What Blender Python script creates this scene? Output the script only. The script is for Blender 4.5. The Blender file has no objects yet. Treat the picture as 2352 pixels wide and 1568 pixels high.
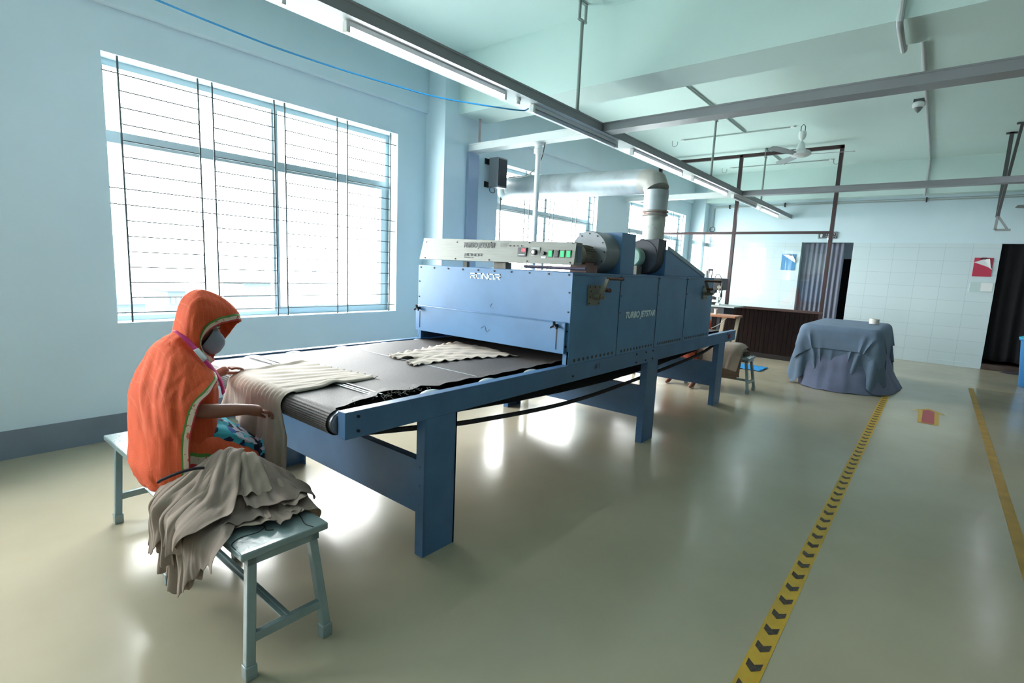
EXPO = 1.6
SKY = 10.0
import bpy, bmesh, math, random
import numpy as np
from mathutils import Vector, Matrix, Euler
random.seed(4)
S = bpy.context.scene
COL = S.collection
PI = math.pi

# ---------------------------------------------------------------- camera, world, exposure
cam_d = bpy.data.cameras.new('camera'); cam = bpy.data.objects.new('camera', cam_d); COL.objects.link(cam)
cam_d.sensor_width = 36.0; cam_d.lens = 18.1; cam_d.clip_start = 0.05; cam_d.clip_end = 200
def cam_matrix(yaw, pit, rol, loc):
    cy, sy, cp, sp = math.cos(yaw), math.sin(yaw), math.cos(pit), math.sin(pit)
    f = Vector((-sy*cp, cy*cp, -sp)); r = Vector((cy, sy, 0)); d = f.cross(r)
    cr, sr = math.cos(rol), math.sin(rol)
    r2 = cr*r + sr*d; d2 = -sr*r + cr*d
    m = Matrix((( r2.x, -d2.x, -f.x, loc[0]), (r2.y, -d2.y, -f.y, loc[1]), (r2.z, -d2.z, -f.z, loc[2]), (0, 0, 0, 1)))
    return m
cam.matrix_world = cam_matrix(0.68427274, 0.14269579, -0.04533672, (0, 0, 1.5))
S.camera = cam
S.view_settings.view_transform = 'Standard'; S.view_settings.look = 'None'
S.view_settings.gamma = 1.0; S.view_settings.use_curve_mapping = False
S.view_settings.exposure = EXPO
S.cycles.max_bounces = 12; S.cycles.diffuse_bounces = 7; S.cycles.glossy_bounces = 4; S.cycles.transparent_max_bounces = 16
S.cycles.sample_clamp_indirect = 6.0
S.cycles.use_denoising = True
S.cycles.caustics_reflective = False; S.cycles.caustics_refractive = False
W_ = bpy.data.worlds.new('world'); S.world = W_; W_.use_nodes = True
bg = W_.node_tree.nodes['Background']; bg.inputs[0].default_value = (0.98, 0.985, 0.97, 1); bg.inputs[1].default_value = SKY

def portal(x, yc, zc, w, h, rot):
    l = bpy.data.lights.new('window_portal', 'AREA'); l.shape = 'RECTANGLE'; l.size = w; l.size_y = h
    l.cycles.is_portal = True
    o = bpy.data.objects.new('window_portal', l); COL.objects.link(o); o.location = (x, yc, zc); o.rotation_euler = rot
WIN = [(-3.13, -0.44), (1.14, 3.83), (5.56, 8.30), (9.54, 12.45)]
for a, b in WIN:
    portal(-5.22, (a+b)/2, 1.93, 2.0, b-a, (0, -PI/2, 0))

# ---------------------------------------------------------------- helpers
def lin(c):
    if isinstance(c, str):
        c = tuple(int(c[i:i+2], 16)/255 for i in (0, 2, 4))
    return tuple((v/12.92 if v <= 0.04045 else ((v+0.055)/1.055)**2.4) for v in c[:3]) + (1,)
MATS = {}
def mat(name, col, rough=0.5, metal=0.0, var=0.0, scale=8.0, bump=0.0, bscale=60.0, spec=0.5, col2=None, coat=0.0, stretch=None, sheen=0.0, detail=5.0, thr=None):
    if name in MATS: return MATS[name]
    m = bpy.data.materials.new(name); m.use_nodes = True; nt = m.node_tree; N = nt.nodes; L = nt.links
    b = N['Principled BSDF']; c = lin(col)
    b.inputs['Base Color'].default_value = c; b.inputs['Roughness'].default_value = rough; b.inputs['Metallic'].default_value = metal
    b.inputs['Specular IOR Level'].default_value = spec; b.inputs['Coat Weight'].default_value = coat
    if sheen: b.inputs['Sheen Weight'].default_value = sheen
    tc = N.new('ShaderNodeTexCoord'); src = tc.outputs['Object']
    if stretch:
        mp = N.new('ShaderNodeMapping'); mp.inputs['Scale'].default_value = stretch; L.new(src, mp.inputs[0]); src = mp.outputs[0]
    if var or col2:
        n = N.new('ShaderNodeTexNoise'); n.inputs['Scale'].default_value = scale; n.inputs['Detail'].default_value = detail
        L.new(src, n.inputs['Vector'])
        r = N.new('ShaderNodeValToRGB')
        lo, hi = thr if thr else (0.3, 0.7)
        r.color_ramp.elements[0].position = lo; r.color_ramp.elements[1].position = hi
        if col2: r.color_ramp.elements[0].color = c; r.color_ramp.elements[1].color = lin(col2)
        else:
            r.color_ramp.elements[0].color = tuple(v*(1-var) for v in c[:3]) + (1,)
            r.color_ramp.elements[1].color = tuple(min(1, v*(1+var)) for v in c[:3]) + (1,)
        L.new(n.outputs['Fac'], r.inputs[0]); L.new(r.outputs[0], b.inputs['Base Color'])
    if bump:
        n2 = N.new('ShaderNodeTexNoise'); n2.inputs['Scale'].default_value = bscale; n2.inputs['Detail'].default_value = 4
        L.new(src, n2.inputs['Vector'])
        bp = N.new('ShaderNodeBump'); bp.inputs['Strength'].default_value = bump; bp.inputs['Distance'].default_value = 0.01
        L.new(n2.outputs['Fac'], bp.inputs['Height']); L.new(bp.outputs[0], b.inputs['Normal'])
    MATS[name] = m; return m
def emis(name, col, strength):
    m = bpy.data.materials.new(name); m.use_nodes = True; b = m.node_tree.nodes['Principled BSDF']
    b.inputs['Base Color'].default_value = lin(col); b.inputs['Emission Color'].default_value = lin(col); b.inputs['Emission Strength'].default_value = strength
    MATS[name] = m; return m

class MB:
    def __init__(s): s.v = []; s.f = []; s.m = []
    def add(s, vs, fs, mi=0):
        o = len(s.v); s.v += [tuple(v) for v in vs]; s.f += [tuple(i+o for i in f) for f in fs]; s.m += [mi]*len(fs); return s
    def box(s, x0, y0, z0, x1, y1, z1, mi=0):
        x0, x1 = min(x0, x1), max(x0, x1); y0, y1 = min(y0, y1), max(y0, y1); z0, z1 = min(z0, z1), max(z0, z1)
        v = [(x0,y0,z0),(x1,y0,z0),(x1,y1,z0),(x0,y1,z0),(x0,y0,z1),(x1,y0,z1),(x1,y1,z1),(x0,y1,z1)]
        return s.add(v, [(0,3,2,1),(4,5,6,7),(0,1,5,4),(1,2,6,5),(2,3,7,6),(3,0,4,7)], mi)
    def bar(s, p, q, w, h, up=(0,0,1), mi=0, w2=None, h2=None):
        p, q = Vector(p), Vector(q); d = (q-p).normalized(); up = Vector(up)
        if abs(d.dot(up)) > 0.98: up = Vector((0,1,0))
        a = d.cross(up).normalized(); b = a.cross(d)
        w2 = w if w2 is None else w2; h2 = h if h2 is None else h2
        v = []
        for c, ww, hh in ((p, w, h), (q, w2, h2)):
            for i, j in ((-1,-1),(1,-1),(1,1),(-1,1)): v.append(c + a*ww/2*i + b*hh/2*j)
        return s.add(v, [(3,2,1,0),(4,5,6,7),(0,1,5,4),(1,2,6,5),(2,3,7,6),(3,0,4,7)], mi)
    def cyl(s, p, q, r, r2=None, n=20, mi=0, caps=True):
        p, q = Vector(p), Vector(q); r2 = r if r2 is None else r2; d = (q-p).normalized()
        a = d.orthogonal().normalized(); b = d.cross(a); v = []
        for c, rr in ((p, r), (q, r2)):
            for i in range(n): t = 2*PI*i/n; v.append(c + (a*math.cos(t)+b*math.sin(t))*rr)
        f = [(i, (i+1) % n, n+(i+1) % n, n+i) for i in range(n)]
        if caps: f += [tuple(reversed(range(n))), tuple(range(n, 2*n))]
        return s.add(v, f, mi)
    def tube(s, pts, r, n=8, mi=0, caps=True):
        pts = [Vector(p) for p in pts]; v = []; k = len(pts)
        rs = r if isinstance(r, (list, tuple)) else [r]*k
        d0 = (pts[1]-pts[0]).normalized(); a = d0.orthogonal().normalized()
        for i, p in enumerate(pts):
            d = (pts[min(i+1, k-1)] - pts[max(i-1, 0)]).normalized()
            a = (a - d*a.dot(d)).normalized(); b = d.cross(a)
            for j in range(n): t = 2*PI*j/n; v.append(p + (a*math.cos(t)+b*math.sin(t))*rs[i])
        f = [(i*n+j, i*n+(j+1) % n, (i+1)*n+(j+1) % n, (i+1)*n+j) for i in range(k-1) for j in range(n)]
        if caps: f += [tuple(reversed(range(n))), tuple(range((k-1)*n, k*n))]
        return s.add(v, f, mi)
    def prism(s, poly, ax, a0, a1, mi=0):
        def P(u, v, t): return {'x': (t, u, v), 'y': (u, t, v), 'z': (u, v, t)}[ax]
        n = len(poly); v = [P(*p, a0) for p in poly] + [P(*p, a1) for p in poly]
        f = [(i, (i+1) % n, n+(i+1) % n, n+i) for i in range(n)] + [tuple(reversed(range(n))), tuple(range(n, 2*n))]
        return s.add(v, f, mi)
    def lathe(s, prof, c, axis=(0,0,1), n=24, mi=0):
        c = Vector(c); d = Vector(axis).normalized(); a = d.orthogonal().normalized(); b = d.cross(a); v = []
        for r, h in prof:
            for i in range(n): t = 2*PI*i/n; v.append(c + d*h + (a*math.cos(t)+b*math.sin(t))*max(r, 1e-4))
        k = len(prof)
        f = [(i*n+j, i*n+(j+1) % n, (i+1)*n+(j+1) % n, (i+1)*n+j) for i in range(k-1) for j in range(n)]
        f += [tuple(reversed(range(n))), tuple(range((k-1)*n, k*n))]
        return s.add(v, f, mi)
    def grid(s, G, mi=0, closed=False, mfun=None):
        G = np.asarray(G); a, b = G.shape[:2]; o = len(s.v)
        s.v += [tuple(p) for p in G.reshape(-1, 3).tolist()]
        for i in range(a-1):
            for j in range(b if closed else b-1):
                j2 = (j+1) % b
                s.f.append((o+i*b+j, o+i*b+j2, o+(i+1)*b+j2, o+(i+1)*b+j)); s.m.append(mfun(i, j) if mfun else mi)
        return s
    def sphere(s, c, r, n=16, mi=0):
        r = r if isinstance(r, (tuple, list)) else (r, r, r); v = []; k = n//2
        for i in range(k+1):
            ph = PI*i/k
            for j in range(n): t = 2*PI*j/n; v.append((c[0]+r[0]*math.sin(ph)*math.cos(t), c[1]+r[1]*math.sin(ph)*math.sin(t), c[2]+r[2]*math.cos(ph)))
        f = [(i*n+j, (i+1)*n+j, (i+1)*n+(j+1) % n, i*n+(j+1) % n) for i in range(k) for j in range(n)]
        return s.add(v, f, mi)
    def build(s, name, m, parent=None, bevel=0.0, smooth=True, angle=35, subsurf=0, thick=0.0, fix=True):
        me = bpy.data.meshes.new(name)
        off = Vector((0,0,0))
        if parent is not None: off = WLOC.get(parent.name, Vector((0,0,0)))
        else:
            A = np.array(s.v); lo, hi = A.min(0), A.max(0); off = Vector(((lo[0]+hi[0])/2, (lo[1]+hi[1])/2, lo[2]))
        me.from_pydata([(v[0]-off.x, v[1]-off.y, v[2]-off.z) for v in s.v], [], s.f)
        for mm in (m if isinstance(m, (list, tuple)) else [m]): me.materials.append(mm)
        me.polygons.foreach_set('material_index', s.m)
        if fix:
            b = bmesh.new(); b.from_mesh(me); bmesh.ops.remove_doubles(b, verts=b.verts, dist=1e-5); bmesh.ops.recalc_face_normals(b, faces=b.faces); b.to_mesh(me); b.free()
        me.update()
        if smooth:
            me.polygons.foreach_set('use_smooth', [True]*len(me.polygons)); me.set_sharp_from_angle(angle=math.radians(angle))
        o = bpy.data.objects.new(name, me); COL.objects.link(o)
        if parent is not None: o.parent = parent; WLOC[o.name] = off
        else: o.location = off; WLOC[o.name] = off
        if bevel:
            md = o.modifiers.new('bevel', 'BEVEL'); md.width = bevel; md.segments = 2; md.limit_method = 'ANGLE'; md.angle_limit = math.radians(50)
        if thick:
            md = o.modifiers.new('solid', 'SOLIDIFY'); md.thickness = thick; md.offset = 0
        if subsurf:
            md = o.modifiers.new('sub', 'SUBSURF'); md.levels = subsurf; md.render_levels = subsurf
        return o
WLOC = {}
def tag(o, label, cat, group=None, kind=None):
    o['label'] = label
    if cat: o['category'] = cat
    if group: o['group'] = group
    if kind: o['kind'] = kind
    return o
def struct(o): o['kind'] = 'structure'; return o
def thing(name, loc, label, cat, group=None):
    o = bpy.data.objects.new(name, None); COL.objects.link(o); o.location = loc; o.empty_display_size = 0.1
    WLOC[o.name] = Vector(loc)
    return tag(o, label, cat, group)
def copy_tree(src, loc, label=None, rotz=None):
    c = src.copy(); COL.objects.link(c); c.location = loc
    if rotz is not None: c.rotation_euler = (0, 0, rotz)
    if label: c['label'] = label
    for ch in [o for o in bpy.data.objects if o.parent == src]:
        d = ch.copy(); COL.objects.link(d); d.parent = c
        for g in [o for o in bpy.data.objects if o.parent == ch]:
            e = g.copy(); COL.objects.link(e); e.parent = d
    return c
def text(name, s, parent, loc, rot, size, m, shear=0.0, off=0.0, sx=1.0, ext=0.0005, align='LEFT', bold=0.0):
    cu = bpy.data.curves.new(name, 'FONT'); cu.body = s; cu.size = size; cu.shear = shear; cu.offset = off; cu.extrude = ext; cu.align_x = align
    cu.materials.append(m); o = bpy.data.objects.new(name, cu); COL.objects.link(o)
    p = WLOC.get(parent.name, Vector((0,0,0))) if parent else Vector((0,0,0))
    bpy.context.view_layer.update(); me = bpy.data.meshes.new_from_object(o.evaluated_get(bpy.context.evaluated_depsgraph_get())); bpy.data.objects.remove(o)
    if bold:
        V0 = [tuple(v.co) for v in me.vertices]; F0 = [tuple(p.vertices) for p in me.polygons]; V = []; F = []
        for k, (dx, dy) in enumerate(((0, 0), (bold, 0), (-bold, 0), (0, bold), (0, -bold))): F += [tuple(i+len(V) for i in f) for f in F0]; V += [(p[0]+dx, p[1]+dy, p[2]+k*1e-5) for p in V0]
        me = bpy.data.meshes.new(name); me.from_pydata(V, [], F); me.materials.append(m)
    o = bpy.data.objects.new(name, me); COL.objects.link(o)
    o.parent = parent; o.location = Vector(loc)-p; o.rotation_euler = rot; o.scale = (sx, 1, 1)
    return o

# ---------------------------------------------------------------- cloth relaxation
def drape(P, rest, sdf, steps=70, it=6, grav=0.0016, damp=0.96, pin=None, seed=0, fric=0.5):
    ny, nx = P.shape[:2]; P = P.astype(float).copy(); V = np.zeros_like(P)
    rl = lambda a, b: np.linalg.norm(a-b, axis=-1)
    cons = []
    def addc(sa, sb):
        A = np.arange(ny*nx).reshape(ny, nx); ia = A[sa].ravel(); ib = A[sb].ravel()
        L0 = rl(rest.reshape(-1, 3)[ia], rest.reshape(-1, 3)[ib])
        cons.append((ia, ib, L0))
    s_ = slice
    for st in (0, 1):
        n = (nx-st)//2; addc((s_(None), s_(st, st+2*n, 2)), (s_(None), s_(st+1, st+2*n, 2))) if n else None
        n = (ny-st)//2; addc((s_(st, st+2*n, 2), s_(None)), (s_(st+1, st+2*n, 2), s_(None))) if n else None
    for st in (0, 1):
        for sc in (0, 1):
            n = (ny-st)//2; k = (nx-sc)//2
            if n and k:
                r0, r1 = s_(st, st+2*n, 2), s_(st+1, st+2*n, 2); c0, c1 = s_(sc, sc+2*k, 2), s_(sc+1, sc+2*k, 2)
                addc((r0, c0), (r1, c1)); addc((r1, c0), (r0, c1))
    Q = P.reshape(-1, 3); Vq = V.reshape(-1, 3)
    pq = pin.ravel() if pin is not None else None; P0 = Q.copy()
    for s in range(steps):
        old = Q.copy(); Vq[:, 2] -= grav; Vq *= damp; Q += Vq
        for k in range(it):
            for ci, (ia, ib, L0) in enumerate(cons):
                d = Q[ib]-Q[ia]; l = np.sqrt((d*d).sum(1))+1e-9; w = 0.5 if ci < 4 else 0.18
                c = d*((l-L0)/l*w)[:, None]; Q[ia] += c; Q[ib] -= c
            if pq is not None: Q[pq] = P0[pq]
        dd, nn = sdf(Q); h = dd < 0
        Q[h] -= nn[h]*dd[h][:, None]
        t = Q[h]-old[h]; tn = (t*nn[h]).sum(1)[:, None]*nn[h]; Q[h] = Q[h] - (t-tn)*fric
        Vq = (Q-old)
    return Q.reshape(ny, nx, 3)
def sd_box(Q, lo, hi, r):
    lo = np.array(lo)+r; hi = np.array(hi)-r; c = (lo+hi)/2; e = (hi-lo)/2; p = Q-c; q = np.abs(p)-e
    o = np.maximum(q, 0); lo_ = np.linalg.norm(o, axis=1); ins = np.minimum(q.max(1), 0); d = lo_+ins-r
    n = np.zeros_like(Q); out = lo_ > 1e-7; n[out] = (o*np.sign(p))[out]/lo_[out][:, None]
    i = ~out
    if i.any():
        ax = q[i].argmax(1); t = np.zeros((i.sum(), 3)); t[np.arange(len(ax)), ax] = np.sign(p[i])[np.arange(len(ax)), ax]; n[i] = t
    return d, n
def sd_ell(Q, c, r):
    c = np.array(c); r = np.array(r); p = (Q-c)/r; k = np.linalg.norm(p, axis=1)+1e-9; g = p/r; gl = np.linalg.norm(g, axis=1)+1e-9
    return k*(k-1)/gl, g/gl[:, None]
def sd_union(L, off=0.0):
    def f(Q):
        D, Nn = L[0](Q); D = D.copy(); Nn = Nn.copy()
        for g in L[1:]:
            d, n = g(Q); h = d < D; D[h] = d[h]; Nn[h] = n[h]
        return D-off, Nn
    return f
def sd_floor(Q):
    n = np.zeros_like(Q); n[:, 2] = 1; return Q[:, 2].copy(), n
# ================================================================ materials
WALL = mat('wall_paint', 'c6dae3', 0.55, var=0.03, scale=1.5, bump=0.04, bscale=25)
CEIL = mat('ceiling_paint', 'c9dedb', 0.7, var=0.02, scale=1.0)
SKIRT = mat('skirting_paint', '6f7c88', 0.45, var=0.08, scale=3)
ALU = mat('window_aluminium', 'a9bcc2', 0.35, 0.3)
GRILLE = mat('grille_iron', '525c5f', 0.5, 0.4)
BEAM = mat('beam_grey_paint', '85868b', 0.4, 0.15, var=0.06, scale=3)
BEAMW = mat('beam_white_and_lit', 'cfd6d6', 0.5, var=0.03, scale=4)  # white beam underside; also carries the light painted onto the left cross segments
WHITEP = mat('white_plastic', 'd9dede', 0.35)
BROWN = mat('brown_frame_paint', '3d2a2c', 0.35, 0.1, var=0.1, scale=6)
BLUE = mat('machine_blue_paint', '507ba5', 0.38, 0.0, var=0.10, scale=3.5, bump=0.03, bscale=12)
BLUE2 = mat('machine_frame_blue', '466a91', 0.4, 0.0, var=0.12, scale=5, bump=0.05, bscale=30)
STEEL = mat('brushed_steel', '7c807b', 0.5, 0.25, var=0.08, scale=6, stretch=(1, 1, 14))
DARKM = mat('sooty_metal', '3f4248', 0.5, 0.3, var=0.2, scale=8)
MOTOR = mat('dusty_motor_paint', '7d7a70', 0.6, 0.1, var=0.3, scale=14, bump=0.2, bscale=40)
BLACK = mat('black_plastic', '131418', 0.35)
RUST = mat('rusty_steel', '5b3f36', 0.6, 0.4, var=0.3, scale=30)
SCREW = mat('dark_screw', '24272b', 0.4, 0.6)
GALV = mat('galvanised_duct', 'a9b4b8', 0.42, 0.25, col2='7f8587', scale=5, thr=(0.45, 0.9), bump=0.15, bscale=9)
TAUPE = [mat('taupe_jersey_%d' % i, c, 0.85, var=0.06, scale=9, bump=0.15, bscale=300, sheen=0.1) for i, c in enumerate(('8a7a6d', '837367', '908073', '7c6d62'))]
CREAM = mat('pale_jersey', 'ab9f92', 0.85, var=0.05, scale=12, bump=0.2, bscale=260, sheen=0.1)
BENCHP = mat('bench_enamel', '7f9193', 0.22, 0.0, var=0.1, scale=7, bump=0.25, bscale=22, coat=0.4)
SKIN = mat('brown_skin', '8a5a48', 0.5, var=0.06, scale=20)
ORANGE = mat('orange_cotton', 'cd5026', 0.85, var=0.14, scale=5, bump=0.25, bscale=150)
_n = ORANGE.node_tree.nodes; _l = ORANGE.node_tree.links
_w = _n.new('ShaderNodeTexWave'); _w.wave_type = 'BANDS'; _w.bands_direction = 'Y'; _w.inputs['Scale'].default_value = 14; _w.inputs['Distortion'].default_value = 0.5; _w.inputs['Detail Scale'].default_value = 1.0; _l.new(_n['Texture Coordinate'].outputs['Object'], _w.inputs['Vector'])
_r = _n.new('ShaderNodeValToRGB'); _r.color_ramp.elements[0].position = 0.93; _r.color_ramp.elements[0].color = (0, 0, 0, 1); _r.color_ramp.elements[1].position = 1.0; _r.color_ramp.elements[1].color = (0.16, 0.16, 0.16, 1); _l.new(_w.outputs['Fac'], _r.inputs[0])
_m = _n.new('ShaderNodeMixRGB'); _m.inputs[2].default_value = lin('e08a62'); _l.new(_r.outputs[0], _m.inputs[0]); _l.new(_n['Principled BSDF'].inputs['Base Color'].links[0].from_socket, _m.inputs[1]); _l.new(_m.outputs[0], _n['Principled BSDF'].inputs['Base Color'])
GREENT = mat('green_trim', '4e7d33', 0.8); WHITET = mat('white_trim', 'cdb9a4', 0.8, col2='c05848', scale=60, thr=(0.58, 0.62)); REDT = mat('red_trim', 'b8303a', 0.8)
BLUECOV = mat('blue_grey_cloth', '62758b', 0.9, var=0.08, scale=6, bump=0.25, bscale=200)
BLUECOV2 = mat('lavender_grey_cloth', '6d7590', 0.9, var=0.08, scale=6, bump=0.25, bscale=200)

def floor_mat():
    m = bpy.data.materials.new('polished_floor'); m.use_nodes = True; N = m.node_tree.nodes; L = m.node_tree.links; b = N['Principled BSDF']
    tc = N.new('ShaderNodeTexCoord'); n = N.new('ShaderNodeTexNoise'); n.inputs['Scale'].default_value = 0.9; n.inputs['Detail'].default_value = 6
    L.new(tc.outputs['Object'], n.inputs['Vector']); r = N.new('ShaderNodeValToRGB')
    r.color_ramp.elements[0].position = 0.3; r.color_ramp.elements[0].color = lin('a09680'); r.color_ramp.elements[1].position = 0.75; r.color_ramp.elements[1].color = lin('b0a792')
    L.new(n.outputs['Fac'], r.inputs[0]); L.new(r.outputs[0], b.inputs['Base Color'])
    n2 = N.new('ShaderNodeTexNoise'); n2.inputs['Scale'].default_value = 3.0; n2.inputs['Detail'].default_value = 5; L.new(tc.outputs['Object'], n2.inputs['Vector'])
    mr = N.new('ShaderNodeMapRange'); mr.inputs[1].default_value = 0.3; mr.inputs[2].default_value = 0.7; mr.inputs[3].default_value = 0.16; mr.inputs[4].default_value = 0.26
    L.new(n2.outputs['Fac'], mr.inputs[0]); L.new(mr.outputs[0], b.inputs['Roughness'])
    n3 = N.new('ShaderNodeTexNoise'); n3.inputs['Scale'].default_value = 2.2; n3.inputs['Detail'].default_value = 3; L.new(tc.outputs['Object'], n3.inputs['Vector'])
    bp = N.new('ShaderNodeBump'); bp.inputs['Strength'].default_value = 0.08; bp.inputs['Distance'].default_value = 0.03; L.new(n3.outputs['Fac'], bp.inputs['Height']); L.new(bp.outputs[0], b.inputs['Normal'])
    b.inputs['Specular IOR Level'].default_value = 0.27
    return m
FLOOR = floor_mat()
def tile_mat():
    m = bpy.data.materials.new('glazed_wall_tiles'); m.use_nodes = True; N = m.node_tree.nodes; L = m.node_tree.links; b = N['Principled BSDF']
    g = N.new('ShaderNodeNewGeometry'); sp = N.new('ShaderNodeSeparateXYZ'); cb = N.new('ShaderNodeCombineXYZ')
    L.new(g.outputs['Position'], sp.inputs[0]); L.new(sp.outputs[0], cb.inputs[0]); L.new(sp.outputs[2], cb.inputs[1])
    br = N.new('ShaderNodeTexBrick'); br.offset = 0.0; br.inputs['Scale'].default_value = 1.0; br.inputs['Brick Width'].default_value = 0.40; br.inputs['Row Height'].default_value = 0.25
    br.inputs['Mortar Size'].default_value = 0.0025; br.inputs['Color1'].default_value = lin('c6d6dc'); br.inputs['Color2'].default_value = lin('c9d9de'); br.inputs['Mortar'].default_value = lin('a9bbc2')
    L.new(cb.outputs[0], br.inputs['Vector']); L.new(br.outputs['Color'], b.inputs['Base Color']); b.inputs['Roughness'].default_value = 0.12
    return m
TILE = tile_mat()
def glass_mat(name, tint, refl=1.0):
    m = bpy.data.materials.new(name); m.use_nodes = True; N = m.node_tree.nodes; L = m.node_tree.links; N.remove(N['Principled BSDF'])
    t = N.new('ShaderNodeBsdfTransparent'); t.inputs[0].default_value = tint; gl = N.new('ShaderNodeBsdfGlossy'); gl.inputs['Roughness'].default_value = 0.02
    g = N.new('ShaderNodeNewGeometry'); dt = N.new('ShaderNodeVectorMath'); dt.operation = 'DOT_PRODUCT'; L.new(g.outputs['Normal'], dt.inputs[0]); L.new(g.outputs['Incoming'], dt.inputs[1])
    ab = N.new('ShaderNodeMath'); ab.operation = 'ABSOLUTE'; L.new(dt.outputs['Value'], ab.inputs[0]); om = N.new('ShaderNodeMath'); om.operation = 'SUBTRACT'; om.inputs[0].default_value = 1.0; L.new(ab.outputs[0], om.inputs[1])
    pw = N.new('ShaderNodeMath'); pw.operation = 'POWER'; pw.inputs[1].default_value = 5.0; L.new(om.outputs[0], pw.inputs[0]); fr = N.new('ShaderNodeMath'); fr.operation = 'MULTIPLY_ADD'; fr.inputs[1].default_value = 0.93; fr.inputs[2].default_value = 0.07; L.new(pw.outputs[0], fr.inputs[0])
    mu = N.new('ShaderNodeMath'); mu.operation = 'MULTIPLY'; mu.inputs[1].default_value = refl; mx = N.new('ShaderNodeMixShader')
    L.new(fr.outputs[0], mu.inputs[0]); L.new(mu.outputs[0], mx.inputs[0]); L.new(t.outputs[0], mx.inputs[1]); L.new(gl.outputs[0], mx.inputs[2]); L.new(mx.outputs[0], N['Material Output'].inputs[0])
    return m
GLASS = glass_mat('window_glass', (0.97, 0.99, 0.99, 1)); PGLASS = glass_mat('partition_glass', (0.93, 0.96, 0.96, 1), 1.6)

# ================================================================ room shell
XW, XR, YB, YF, ZC = -4.92, 7.5, -4.2, 13.07, 3.895
struct(MB().box(XW-0.3, YB-0.2, -0.15, XR+0.2, YF+4.2, 0).build('floor', FLOOR, smooth=False))
struct(MB().box(XW-0.3, YB-0.2, ZC, XR+0.2, YF+4.2, ZC+0.15).build('ceiling', CEIL, smooth=False))
mb = MB(); ys = [YB-0.2]
for a, b in WIN: ys += [a, b]
ys.append(YF+0.2)
for i in range(0, len(ys), 2): mb.box(XW-0.28, ys[i], 0, XW, ys[i+1], ZC)
for a, b in WIN: mb.box(XW-0.28, a, 0, XW, b, 0.93); mb.box(XW-0.28, a, 2.93, XW, b, ZC)
struct(mb.build('wall_left', WALL, smooth=False))
struct(MB().box(XR, YB-0.2, 0, XR+0.2, YF+0.2, ZC).build('wall_right', mat('low_bounce_wall', 'a0a6aa', 0.6), smooth=False))  # unseen wall, coloured darker so it bounces less light into the room
struct(MB().box(XW-0.28, YB-0.2, 0, XR+0.2, YB, ZC).build('wall_back', WALL, smooth=False))
# far wall with two openings
OP1 = (-2.47, -1.50, 2.34); OP2 = (0.79, 2.30, 2.33)
mb = MB()
mb.box(XW-0.28, YF, 0, OP1[0], YF+0.2, ZC); mb.box(OP1[1], YF, 0, OP2[0], YF+0.2, ZC); mb.box(OP2[1], YF, 0, XR+0.2, YF+0.2, ZC)
mb.box(OP1[0], YF, OP1[2], OP1[1], YF+0.2, ZC); mb.box(OP2[0], YF, OP2[2], OP2[1], YF+0.2, ZC)
struct(mb.build('wall_far', WALL, smooth=False))
mb = MB(); mb.box(-4.59, YF-0.012, 0.09, OP1[0], YF, 2.335).box(OP1[1], YF-0.012, 0.09, OP2[0], YF, 2.335).box(OP2[1], YF-0.012, 0.09, XR, YF, 2.335)
mb.box(-4.59, YF-0.022, 0, OP1[0], YF, 0.09).box(OP1[1], YF-0.022, 0, OP2[0], YF, 0.09).box(OP2[1], YF-0.022, 0, XR, YF, 0.09)
struct(mb.build('trim_1', TILE, smooth=False))
# back room behind the far wall
struct(MB().box(XW-0.3, YF+4.0, 0, XR+0.2, YF+4.2, ZC).build('wall_far_room', WALL, smooth=False))
struct(MB().box(XW-0.3, YF+0.2, 0, XW-0.1, YF+4.0, ZC).build('wall_far_room_left', WALL, smooth=False))
struct(MB().box(XR, YF+0.2, 0, XR+0.2, YF+4.0, ZC).build('wall_far_room_right', WALL, smooth=False))
struct(MB().box(0.1, YF+0.2, 0, 0.2, YF+4.0, ZC).build('wall_far_room_middle', WALL, smooth=False))
# skirting
struct(MB().box(XW, YB, 0, XW+0.012, 4.236, 0.205).box(XW, 5.18, 0, XW+0.012, 12.79, 0.205).build('baseboard_left', SKIRT, smooth=False))
# edge beam, cross beams, columns
struct(MB().box(XW, YB, 3.24, XW+0.045, YF, ZC).build('trim_2', WALL, bevel=0.02))
struct(MB().box(XW, 4.45, 3.245, XR, 4.92, ZC).build('trim_3', CEIL, smooth=False))
struct(MB().box(XW, 12.80, 3.245, XR, YF, ZC).build('trim_4', CEIL, smooth=False))
struct(MB().box(XW, 4.236, 0, -4.588, 5.18, ZC).build('column', WALL, bevel=0.004))
struct(MB().box(XW, 12.79, 0, -4.588, YF, ZC).build('column', WALL, bevel=0.004))
struct(MB().box(XW, -0.1, 0, -4.588, 0.25-0.30, ZC).build('column', WALL, bevel=0.004))

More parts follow.
